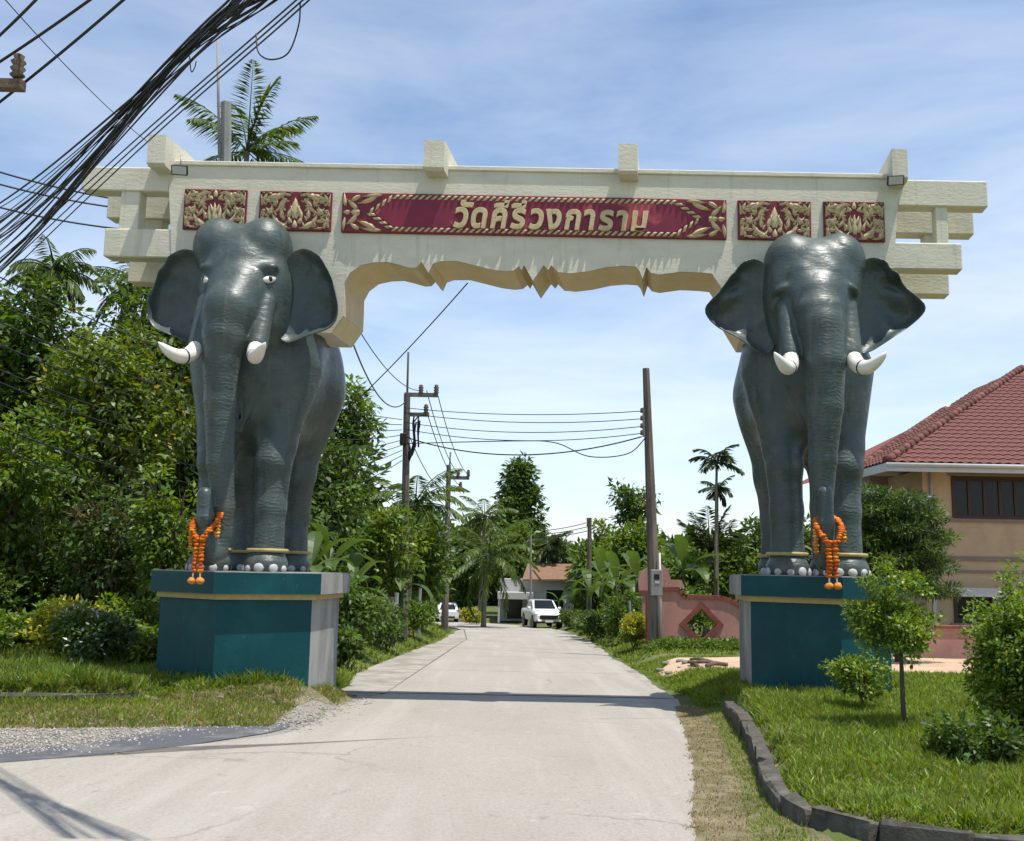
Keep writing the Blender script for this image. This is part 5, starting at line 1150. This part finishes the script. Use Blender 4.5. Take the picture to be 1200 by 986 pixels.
# carport canopy tucked under the eave
cp = empty('carport_canopy', gpos(1050, 31), 0, 'grey corrugated carport canopy beneath the rear eave of the tan house', 'canopy')
def cpl(v): return tuple(Vector(v)-cp.location)
c0, c1 = at(1008, 588, 31), at(1085, 575, 31)
mb = MB(); mb.grid(lambda u, v: cpl((c0.x+(c1.x-c0.x)*u, 30.2+3*v, c0.z+.1+.45*v+.025*math.sin(u*70))), 60, 2); mb.build('corrugated_sheet', K['corr'], cp)
MB().box(cpl((c0.x-.02, 30.15, c0.z-.02)), cpl((c1.x, 30.2, c0.z+.10))).build('edge_beam', K['wood'], cp)
for xx in (c0.x+.15, c1.x-.2): MB().box(cpl((xx, 30.3, ground_h(xx, 30.3)-.1)), cpl((xx+.09, 30.39, c0.z+.08))).build('post', K['metal'], cp)
# low pink garden wall in front of the house
g0, g1 = at(1078, 733, 30).x, 21.0; zt = at(1110, 733, 30).z; zg = ground_h(14, 30)-.1
lw_ = empty('garden_wall', (g0, 30, zg), 0, 'low pink garden wall with red brown coping before the tan house', 'wall')
MB().box((0, 0, 0), (g1-g0, .15, zt-zg-.08)).build('wall', K['pink'], lw_); MB().box((-.04, -.05, zt-zg-.08), (g1-g0, .20, zt-zg), .015).build('coping', K['redtrim'], lw_)
for k in range(3): MB().box((k*3.0-.02, -.03, 0), (k*3.0+.2, .18, zt-zg-.085)).build('pier', K['pink'], lw_)
# ------------------------------------------------------------------ pink wall with the diamond window
WY = 33.0; zb = ground_h(at(800, 755, WY).x, WY)-.15
W0 = empty('pink_wall', (at(775, 757, WY).x, WY, zb), 0, 'pink wall with red brown coping and a diamond shaped window', 'wall')
def wl_(px, py): q = at(px, py, WY); return (q.x-W0.location.x, q.z-zb)
top = [(762, 694), (796, 694), (797, 701), (800, 706), (806, 700+0), (812, 703), (846, 703), (856, 706), (864, 712), (872, 722), (884, 738), (900, 745), (960, 745)]
top = [(762, 693), (795, 693), (798, 699), (803, 702), (845, 703), (856, 706), (864, 711), (872, 720), (884, 735), (900, 744), (970, 745)]
tp_ = [wl_(*q) for q in top]; dc = wl_(822, 732); dw = .62; 
base_l, base_r = tp_[0][0], tp_[-1][0]
outline = [(base_l, 0)]+tp_+[(base_r, 0)]
# wall face as two halves that leave the diamond open
dT, dB, dL_, dR = (dc[0], dc[1]+dw), (dc[0], dc[1]-dw), (dc[0]-dw*.98, dc[1]), (dc[0]+dw*.98, dc[1])
zi = lambda x: float(np.interp(x, [q[0] for q in tp_], [q[1] for q in tp_]))
lt = [q for q in tp_ if q[0] < dc[0]]; rt = [q for q in tp_ if q[0] > dc[0]]
MB().prism([(base_l, 0), (dc[0], 0), dB, dL_, dT, (dc[0], zi(dc[0]))]+lt[::-1], 'y', 0, .16).build('wall', K['pink'], W0)
MB().prism([(dc[0], 0), (base_r, 0)]+rt[::-1]+[(dc[0], zi(dc[0])), dT, dR, dB], 'y', 0, .16).build('wall', K['pink'], W0)
fr = MB(); t_ = .17
for a, b in ((dT, dR), (dR, dB), (dB, dL_), (dL_, dT)):
    ca = Vector((a[0]-dc[0], 0, a[1]-dc[1])); cb = Vector((b[0]-dc[0], 0, b[1]-dc[1])); o_ = Vector((dc[0], 0, dc[1])); k1, k0 = 1.16, .80
    V = []
    for y_ in (-.04, .20):
        for q, kk in ((ca, k1), (cb, k1), (cb, k0), (ca, k0)): p = o_+q*kk; V.append((p.x, y_, p.z))
    fr.add(V, [(0, 1, 2, 3), (7, 6, 5, 4), (0, 4, 5, 1), (2, 6, 7, 3)])
fr.build('diamond_frame', K['redtrim'], W0)
cpg = MB(); pts = tp_
for a, b in zip(pts, pts[1:]):
    d_ = Vector((b[0]-a[0], 0, b[1]-a[1])).normalized(); n_ = Vector((-d_.z, 0, d_.x))*.13
    V = []
    for y_ in (-.05, .21): V += [(a[0], y_, a[1]), (b[0], y_, b[1]), (b[0]+n_.x, y_, b[1]+n_.z), (a[0]+n_.x, y_, a[1]+n_.z)]
    cpg.add(V, [(0, 1, 2, 3), (7, 6, 5, 4), (3, 2, 6, 7), (0, 4, 5, 1)])
cpg.build('coping', K['redtrim'], W0)
MB().box((base_l-.12, -.1, 0), (base_l+.16, .26, tp_[0][1]+.0)).build('end_pier', K['redtrim'], W0)
a, b = wl_(778, 693), wl_(802, 680); MB().prism([(a[0], a[1]+.13), (a[0]+.08, b[1]), (b[0]-.1, b[1]), (b[0], a[1]+.13)], 'y', -.05, .22).build('finial', K['pink'], W0)
# rounded pink gable behind the meter
GA = empty('pink_gable', gpos(770, 35.5), 0, 'rounded pink gable panel behind the electricity meter', 'wall')
def ga(px, py): q = at(px, py, 35.5); return (q.x-GA.location.x, q.z-GA.location.z)
MB().prism([ga(749, 692), ga(748, 680), ga(752, 670), ga(763, 663), ga(775, 661), ga(782, 667), ga(786, 677), ga(785, 692)], 'y', 0, .15).build('panel', K['pink'], GA)
MB().box((ga(749, 692)[0], -.05, ga(749, 696)[1]), (ga(790, 692)[0], .25, ga(749, 692)[1])).build('ledge', K['redtrim'], GA)
for px in (753, 780): MB().box((ga(px, 692)[0], 0, -.1), (ga(px+4, 692)[0], .15, ga(px, 696)[1])).build('post', K['pink'], GA)
# ------------------------------------------------------------------ low house at the far end
fy = 84; fb = gpos(628, fy); FH = empty('low_house', fb, 0, 'low white house with brown tiled roof behind the pickup truck', 'house')
def fl(px, py, Y=fy): q = at(px, py, Y); return Vector((q.x-fb[0], Y-fy, q.z-fb[2]))
a, b = fl(585, 728), fl(672, 680); MB().box((a.x, 0, -.2), (b.x, 6, b.z)).build('wall', K['fascia'], FH)
r0, r1, r2 = fl(612, 679, fy-.8), fl(674, 679, fy-.8), fl(616, 660, fy+3)
MB().add([(r0.x, -.8, r0.z), (r1.x, -.8, r1.z), (r1.x, 3.2, r2.z), (r0.x+.5, 3.2, r2.z), (r0.x, -.8, r0.z-.12), (r1.x, -.8, r1.z-.12)], [(0, 1, 2, 3), (4, 5, 1, 0)]).build('roof', mat('brown roof', (.24, .14, .085), (.17, .10, .06), .8, 3, .2, .6, 30), FH)
a, b = fl(583, 702, fy-3), fl(625, 695, fy-3); MB().box((a.x, -3, a.z), (b.x, 0, b.z)).build('porch_roof', K['fascia'], FH)
a, b = fl(594, 727), fl(612, 703); MB().box((a.x, -.04, 0), (b.x, .02, b.z)).build('door_opening', K['glass'], FH)
a, b = fl(640, 712), fl(660, 692); MB().box((a.x, -.04, a.z), (b.x, .02, b.z)).build('window', K['glass'], FH)
for px in (585, 622): q = fl(px, 700, fy-2.8); MB().box((q.x-.08, -2.9, -.2), (q.x+.08, -2.75, q.z)).build('porch_post', K['fascia'], FH)
# ------------------------------------------------------------------ vehicles
def wheel(par, x, y_, r, w=.22):
    ty = MB(); ty.lathe([(r*.62, -w/2), (r*.93, -w/2), (r, -w*.3), (r, w*.3), (r*.93, w/2), (r*.62, w/2)], (0, 0, 0), 18, 'x'); t = ty.build('wheel', K['rubber'], par, (x, y_, r))
    MB().lathe([(r*.1, -w*.42), (r*.6, -w*.46), (r*.64, -w*.2), (r*.64, w*.2), (r*.6, w*.46), (r*.1, w*.42)], (0, 0, 0), 12, 'x').build('rim', K['metal'], t)
def shell(mb, secs):
    """loft closed sections; secs = list of (y, [(x,z)...])"""
    n = len(secs[0][1]); V = [(x, y_, z) for y_, s_ in secs for x, z in s_]; Fs = []
    for i in range(len(secs)-1):
        for k in range(n): Fs.append((i*n+k, i*n+(k+1) % n, (i+1)*n+(k+1) % n, (i+1)*n+k))
    Fs += [tuple(range(n))[::-1], tuple(range((len(secs)-1)*n, len(secs)*n))]; return mb.add(V, Fs, False)
def sec(w, z0, z1, t=.93, r=.08): return [(-w, z0+r), (-w+r, z0), (w-r, z0), (w, z0+r), (w, z1-r*1.6), (w*t, z1), (-w*t, z1), (-w, z1-r*1.6)]
def pickup(base, rz):
    v = empty('pickup_truck', base, rz, 'white pickup truck with black grille facing the gate', 'pickup truck')
    b = MB(); shell(b, [(-2.62, sec(.80, .58, .86)), (-2.5, sec(.90, .50, 1.02)), (-2.2, sec(.93, .45, 1.12)), (-1.3, sec(.93, .45, 1.20)), (-1.0, sec(.93, .45, 1.20)), (.9, sec(.93, .45, 1.18)), (.95, sec(.93, .5, 1.16)), (2.55, sec(.92, .5, 1.16)), (2.65, sec(.88, .55, 1.12))]); b.build('body', K['white'], v)
    c = MB(); shell(c, [(-1.25, [(-.86, 1.17), (-.80, 1.16), (.80, 1.16), (.86, 1.17), (.80, 1.2), (.72, 1.22), (-.72, 1.22), (-.80, 1.2)]), (-.45, [(-.86, 1.17), (-.80, 1.16), (.80, 1.16), (.86, 1.17), (.72, 1.72), (.62, 1.79), (-.62, 1.79), (-.72, 1.72)]), (.75, [(-.86, 1.17), (-.80, 1.16), (.80, 1.16), (.86, 1.17), (.72, 1.74), (.62, 1.80), (-.62, 1.80), (-.72, 1.74)]), (1.0, [(-.86, 1.17), (-.80, 1.16), (.80, 1.16), (.86, 1.17), (.74, 1.55), (.64, 1.6), (-.64, 1.6), (-.74, 1.55)])]); c.build('cab', K['white'], v)
    MB().add([(-.70, -1.22, 1.275), (.70, -1.22, 1.275), (.585, -.50, 1.785), (-.585, -.50, 1.785)], [(0, 1, 2, 3)]).build('windscreen', K['glass'], v)
    for s in (-1, 1):
        MB().add([(s*.865, -1.0, 1.21), (s*.865, .75, 1.21), (s*.755, .68, 1.68), (s*.755, -.42, 1.68)], [(0, 1, 2, 3)]).build('side_window', K['glass'], v)
        MB().box((s*.80-.13, -2.60, .84), (s*.80+.13, -2.36, 1.0), .03).build('headlight', K['fascia'], v)
        m_ = MB(); m_.box((s*1.0-.10, -1.0, 1.18), (s*1.0+.10, -.86, 1.36), .03); m_.build('mirror', K['white'], v)
        MB().box((s*.62-.13, -2.68, .50), (s*.62+.13, -2.55, .60), .02).build('fog_lamp', K['white'], v)
        wheel(v, s*.80, -1.75, .38); wheel(v, s*.80, 1.55, .38)
        MB().lathe([(.40, -.02), (.50, -.02), (.50, .02), (.40, .02)], (s*.935, -1.75, .39), 16, 'x').build('arch', K['dark'], v); MB().lathe([(.40, -.02), (.50, -.02), (.50, .02), (.40, .02)], (s*.935, 1.55, .39), 16, 'x').build('arch', K['dark'], v)
    MB().box((-.60, -2.665, .62), (.60, -2.60, .92), .03).build('grille', K['dark'], v); MB().box((-.85, -2.66, .38), (.85, -2.45, .56), .04).build('bumper', K['dark'], v); MB().box((-.26, -2.69, .46), (.26, -2.66, .58)).build('number_plate', K['ivory'], v)
    return v
pickup((2.2, 69, road_z(69)+.02), math.radians(9))
def hatch(base, rz):
    v = empty('hatchback_car', base, rz, 'white hatchback seen from behind at the bend of the lane', 'car')
    b = MB(); shell(b, [(-1.95, sec(.78, .45, .85)), (-1.8, sec(.85, .32, .95)), (-.8, sec(.86, .28, .98)), (.9, sec(.86, .28, .92)), (1.9, sec(.82, .32, .80)), (2.0, sec(.72, .4, .7))]); b.build('body', K['white'], v)
    c = MB(); shell(c, [(-1.75, sec(.78, .90, .98, .92, .03)), (-1.35, sec(.72, .90, 1.44, .80, .05)), (-.2, sec(.72, .90, 1.52, .80, .05)), (.5, sec(.72, .9, 1.42, .8, .05)), (1.1, sec(.78, .88, .95, .9, .03))]); c.build('cabin', K['white'], v)
    MB().add([(-.60, -1.74, 1.03), (.60, -1.74, 1.03), (.50, -1.42, 1.40), (-.50, -1.42, 1.40)], [(0, 1, 2, 3)]).build('rear_window', K['glass'], v)
    for s in (-1, 1):
        MB().box((s*.74-.08, -1.93, .72), (s*.74+.08, -1.75, .98), .03).build('tail_light', K['redtrim'], v); wheel(v, s*.74, -1.3, .31, .2); wheel(v, s*.74, 1.3, .31, .2)
        MB().add([(s*.765, -1.2, 1.0), (s*.765, .7, 1.0), (s*.66, .35, 1.36), (s*.66, -1.1, 1.38)], [(0, 1, 2, 3)]).build('side_window', K['glass'], v)
    MB().box((-.55, -1.99, .36), (.55, -1.85, .52), .02).build('bumper', K['dark'], v)
    return v
hatch((-4.85, 82, road_z(82)+.015), math.radians(6))
#--WIRES--
def spool(par, p, h=.20, r=.055, m_=None, nm='insulator'):
    prof = [(r*.5, 0), (r, h*.12), (r*.6, h*.25), (r, h*.4), (r*.6, h*.52), (r, h*.67), (r*.55, h*.8), (r*.75, h*.92), (r*.3, h)]
    return MB().lathe(prof, p, 10).build(nm, m_ or K['deadwood'], par)
def pole(name, px_b, px_t, py_t, Y, label, r0, r1, m_, zbase=None):
    x0 = at(px_b, 740, Y).x; g = ground_h(x0, Y); t = at(px_t, py_t, Y); root = empty(name, (x0, Y, g), 0, label, 'utility pole')
    MB().tube([(0, 0, -.3), ((t.x-x0)*.5, 0, (t.z-g)*.5), (t.x-x0, 0, t.z-g)], [r0, (r0+r1)/2, r1], 8, smooth=False).build('shaft', m_, root)
    return root
def rel(root, px, py, Y): return tuple(at(px, py, Y)-root.location)
# leaning pole with the meter
p1 = pole('utility_pole', 769, 757, 432, 32.4, 'leaning weathered pole carrying an electricity meter by the pink wall', .21, .11, K['pole'])
mtr = MB().box((-.18, -.12, -.40), (.18, .0, .40), .02).build('meter_box', K['polegrey'], p1, rel(p1, 769, 683, 32.18)); MB().box((-.08, -.135, .1), (.08, -.119, .26)).build('dial', K['glass'], mtr); MB().box((-.06, -.135, -.02), (.08, -.119, .05)).build('plate', K['fascia'], mtr)
MB().tube([rel(p1, 775, 752, 32.15), rel(p1, 774, 700, 32.15), rel(p1, 773, 648, 32.2)], .035, 6).build('conduit', K['fascia'], p1)
RACK = [(752, 482), (752, 491), (752, 500), (752, 508)]
for q in RACK: spool(p1, rel(p1, q[0], q[1]+2, 32.35), .16, .06)
MB().box(tuple(Vector(rel(p1, 754, 512, 32.4))-Vector((.03, .05, 0))), tuple(Vector(rel(p1, 756, 478, 32.4))+Vector((.03, .05, 0)))).build('rack', K['metal'], p1)
# first and second poles left of the lane
p2 = pole('utility_pole', 473, 477, 462, 38, 'utility pole with two crossarms and hanging cable coil left of the lane', .17, .12, K['pole'])
MB().tube([rel(p2, 477, 470, 38), rel(p2, 478.5, 413, 38)], .045, 6).build('top_rod', K['pole'], p2)
p3 = pole('utility_pole', 521, 526, 545, 55, 'farther utility pole with two short crossarms beside the lane', .20, .12, K['pole'])
MB().tube([rel(p3, 526, 560, 55), rel(p3, 528, 530, 55)], .05, 6).build('top_rod', K['pole'], p3)
for (pp, Y, L_) in ((p2, 38, ((477, 513, 463), (477, 503, 486))), (p3, 55, ((526, 550, 560), (526, 542, 574)))):
    for (a, b, y_) in L_:
        MB().box(tuple(Vector(rel(pp, a, y_+2, Y))-Vector((.1, .06, 0))), tuple(Vector(rel(pp, b, y_-1, Y))+Vector((0, .06, .03)))).build('crossarm', K['pole'], pp)
        for f in ((.45, .95) if y_ in (463, 560) else (.85,)): spool(pp, rel(pp, a+(b-a)*f, y_-1, Y), .36 if Y == 38 else .38, .11)
# coil of slack cable and splice box on the first pole
for k in range(3): MB().tube([rel(p2, 478+14*t/8+2*math.sin(t*2+k), 515+(22+4*k)*math.sin(t*.7+k*.5), 37.8+.1*k) for t in range(9)], .035, 5).build('cable_coil', K['wire'], p2)
MB().box(tuple(Vector(rel(p2, 470, 522, 37.8))-Vector((.05, .1, 0))), tuple(Vector(rel(p2, 475, 508, 37.8))+Vector((.05, .1, 0))), .03).build('splice_box', K['dark'], p2)
# pole behind the beam near the coconut palm
p0 = pole('utility_pole', 262, 265, 121, 24, 'stub topped concrete pole rising behind the gate beam beside the palm', .19, .13, K['polegrey'])
MB().tube([rel(p0, 257, 185, 23.85), rel(p0, 255, 48, 23.85)], .035, 6).build('top_rod', K['polegrey'], p0)
# distant poles
p4 = pole('utility_pole', 690, 691, 607, 75, 'distant dark utility pole above the banana row', .2, .15, K['pole'])
for k in range(2): spool(p4, rel(p4, 689, 612+5*k, 74.8), .3, .12)
p5 = pole('lamp_post', 622, 622, 627, 75, 'slim pale grey post beside the pickup truck', .09, .07, K['polegrey'])
MB().box(tuple(Vector(rel(p5, 618, 706, 74.9))-Vector((0, .1, 0))), tuple(Vector(rel(p5, 626, 698, 74.9))+Vector((0, .0, 0)))).build('switch_box', K['polegrey'], p5)
# near pole just out of view on the left with one crossarm reaching in
pn_x = at(-60, 100, 9.2).x; gz = ground_h(pn_x, 9.2); pn = empty('utility_pole', (pn_x, 9.2, gz), 0, 'pole whose crossarm and ribbed insulator reach in above the cables', 'utility pole')
MB().tube([(0, 0, -.3), (0, 0, 7.4)], [.17, .12], 8, smooth=False).build('shaft', K['polegrey'], pn)
MB().box(tuple(Vector(rel(pn, -62, 104, 9.0))-Vector((0, .05, 0))), tuple(Vector(rel(pn, 28, 95, 9.0))+Vector((0, .05, .0)))).build('crossarm', K['deadwood'], pn)
spool(pn, rel(pn, 20, 92, 9.0), .24, .07)
# ---- cables: each a thing of its own
def cable(P, r, label, group, nseg=10):
    P = [Vector(p) for p in P]
    if len(P) == 2: Q = P
    else:                                           # Catmull-Rom through the points
        E_ = [P[0]*2-P[1]]+P+[P[-1]*2-P[-2]]; Q = []
        for i in range(1, len(E_)-2):
            for k in range(nseg):
                t = k/nseg; a, b, c, d = E_[i-1:i+3]; Q.append(.5*((2*b)+(c-a)*t+(2*a-5*b+4*c-d)*t*t+(3*b-a-3*c+d)*t**3))
        Q.append(P[-1])
    o = MB().tube(Q, r, 5).build('overhead_cable', K['wire']); return tag(o, label, 'cable', group)
def sag(A, B, s, n=12): A, B = Vector(A), Vector(B); return [A.lerp(B, k/n)-Vector((0, 0, s*4*(k/n)*(1-k/n))) for k in range(n+1)]
rc = random.Random(3)
LB = 'black cable in the thick bundle sagging across the front of the gate'
for k in range(24):
    f = k/23; fan = (f-.5)
    A = at(-70, 338+105*fan+rc.uniform(-12, 12), 14.5+rc.uniform(-.3, .3)); T = at(214+rc.uniform(-10, 10), 64+rc.uniform(-13, 13), 8.4+rc.uniform(-.08, .08)); N_ = at(370+100*rc.random(), -105+rc.uniform(-25, 10), 6.2)
    M0 = A.lerp(T, .5)-Vector((0, 0, .10+.16*rc.random())); M1 = T.lerp(N_, .5)-Vector((0, 0, .03+.05*rc.random()))
    cable([A, M0, T, M1, N_], rc.choice((.005, .006, .008, .011)), LB, 'cables of the thick bundle')
for k in range(3):
    cable([at(-40, 345+12*k, 14), at(150+4*k, 172+4*k, 9.7), at(352+3*k, -4+4*k, 6.8), at(470, -110, 6.0)], .007, 'thin cable strung just below the thick bundle', 'cables below the bundle')
cable([at(300, 40, 7.2), at(303, 62, 7.1), at(318, 70, 7.05), at(338, 62, 7.0), at(350, 30, 6.9), at(352, 2, 6.85)], .006, 'loose loop of wire dangling from the lower cables', None)
cable([at(222, 66, 8.35), at(224, 84, 8.3), at(228, 80, 8.3), at(230, 72, 8.3)], .005, 'short loose wire end at the tie of the bundle', None)
for k, (a, b, lab) in enumerate((((-40, 76), (60, -19), 'power line passing above the ribbed insulator'), ((-60, 110), (138, -24), 'power line resting on the ribbed insulator'), ((-40, 150), (165, -18), 'power line passing just under the crossarm'))):
    A, B = at(*a, 9.6), at(*b, 8.2); cable(sag(A, B, .03), .014, lab, 'power lines over the crossarm')
for k, (y0, y1, lab) in enumerate(((190, 223, 'upper twisted cable running behind the bracket arm'), (206, 229, 'middle cable running behind the bracket arm'), (234, 251, 'lowest cable running behind the bracket arm'))):
    cable(sag(at(-50, y0-4, 20), at(262, y1+22, 23.8), .25), .022, lab, 'cables behind the bracket arm')
for k in range(9):
    a = at(-60, 300+26*k+rc.uniform(-8, 8), 17.5); b = at(471, 492+6*k, 37.8); cable(sag(a, b, .5+.12*k), .014, 'slack cable strung before the thicket towards the first utility pole', 'cables before the thicket')
for k in range(5):
    a = at(752, (482, 491, 500, 508, 512)[k], 32.3); b = at(474, (478, 484, 495, 503, 512)[k], 37.8); cable(sag(a, b, .18+.05*k+(.25 if k == 4 else 0)), .014 if k < 4 else .022, ['topmost line across the lane from the leaning pole', 'second line across the lane from the leaning pole', 'third line across the lane from the leaning pole', 'fourth line across the lane from the leaning pole', 'thick slack cable across the lane from the leaning pole'][k], 'lines crossing the lane')
cable([at(758, 512, 32.3), at(735, 532, 32.8), at(690, 535, 33.6), at(650, 519, 34.4), at(600, 517, 35.3), at(474, 520, 37.8)], .018, 'loosely hanging cable below the lines across the lane', None)
for k, (a, b) in enumerate((((500, 458), (538, 556)), ((512, 459), (548, 556)), ((500, 482), (540, 570)), ((480, 512), (526, 578)))):
    cable(sag(at(*a, 38), at(*b, 55), .5), .018, ['inner top line between the two roadside poles', 'outer top line between the two roadside poles', 'lower arm line between the two roadside poles', 'slack cable between the two roadside poles'][k], 'lines between the roadside poles')
cable(sag(at(548, 332, 26), at(385, 500, 36), .15), .018, 'single cable slanting across the arch opening', None)
cable(sag(at(400, 350, 22), at(492, 458, 38), .5), .014, 'thin line dropping from the arch to the outer insulator', None); cable(sag(at(403, 372, 22), at(476, 470, 38), .9), .02, 'thick drooping line from the arch to the first pole', None)
cable(sag(at(-20, -30, 12), at(205, 190, 24), .2), .008, 'hair thin wire crossing behind the bundle', None)
for k in range(3): cable(sag(at(690, 612+5*k, 75), at(636, 622+4*k, 85), .1), .03, 'short far line left of the distant dark pole', 'far lines')
# ------------------------------------------------------------------ small things
for i, (px, Y, h, rr, lab) in enumerate(((464, 33.5, 1.7, .09, 'grey concrete fence post with a broken top'), (458, 33.2, 1.5, .10, 'dark weathered fence post beside the grey one'), (403, 27, 1.1, .05, 'thin pale stake in the shrubs'), (493, 42, 1.9, .08, 'old fence post before the second utility pole'), (740, 38.5, 1.5, .06, 'wooden post holding up the banana leaves'))):
    g = gpos(px, Y); r_ = random.Random(i); root = MB(); root.tube([(0, 0, -.2), (r_.uniform(-.05, .05), 0, h*.5), (r_.uniform(-.1, .1), 0, h)], [rr, rr*.95, rr*.85], 7, smooth=False); tag(root.build('fence_post', K['polegrey'] if i != 1 else K['deadwood'], None, g), lab, 'post')
rr_ = np.random.default_rng(77)
for i in range(16):
    x, y_ = -4.0+rr_.normal(0, .45), 14.9+rr_.normal(0, .25); k = .025+.04*rr_.random(); mb = MB(); mb.ball((0, 0, 0), (k, k*.8, k*.6), 7, 5, .2); o = mb.build('rubble_stone', K['rock'], None, (x, y_, ground_h(x, y_)+k*.3)); tag(o, 'pale rubble stone in the grass before the teal plinth', 'stone', 'rubble stones by the plinth')
for i in range(8):
    x, y_ = 3.55+rr_.random()*.9, 23.6+rr_.random()*2.6; k = .05+.07*rr_.random(); mb = MB(); mb.ball((0, 0, 0), (k, k*.8, k*.55), 7, 5, .25); o = mb.build('rubble_stone', K['rock'], None, (x, y_, ground_h(x, y_)+k*.3)); tag(o, 'rough stone lying at the lane edge of the sand yard', 'stone', 'stones edging the sand yard')
for i in range(5):
    x, y_ = 3.8+rr_.random()*.9, 22.8+rr_.random()*2.2; a = rr_.random()*3; L_ = .5+.5*rr_.random(); g = ground_h(x, y_)+.06
    tag(MB().tube([(-L_*.5*math.cos(a), -L_*.5*math.sin(a), 0), (0, .05, .05), (L_*.5*math.cos(a), L_*.5*math.sin(a), .02)], [.05, .045, .03], 6).build('dead_branch', K['deadwood'], None, (x, y_, g)), 'dead branch piece lying by the sand yard', 'branch', 'branches by the sand yard')
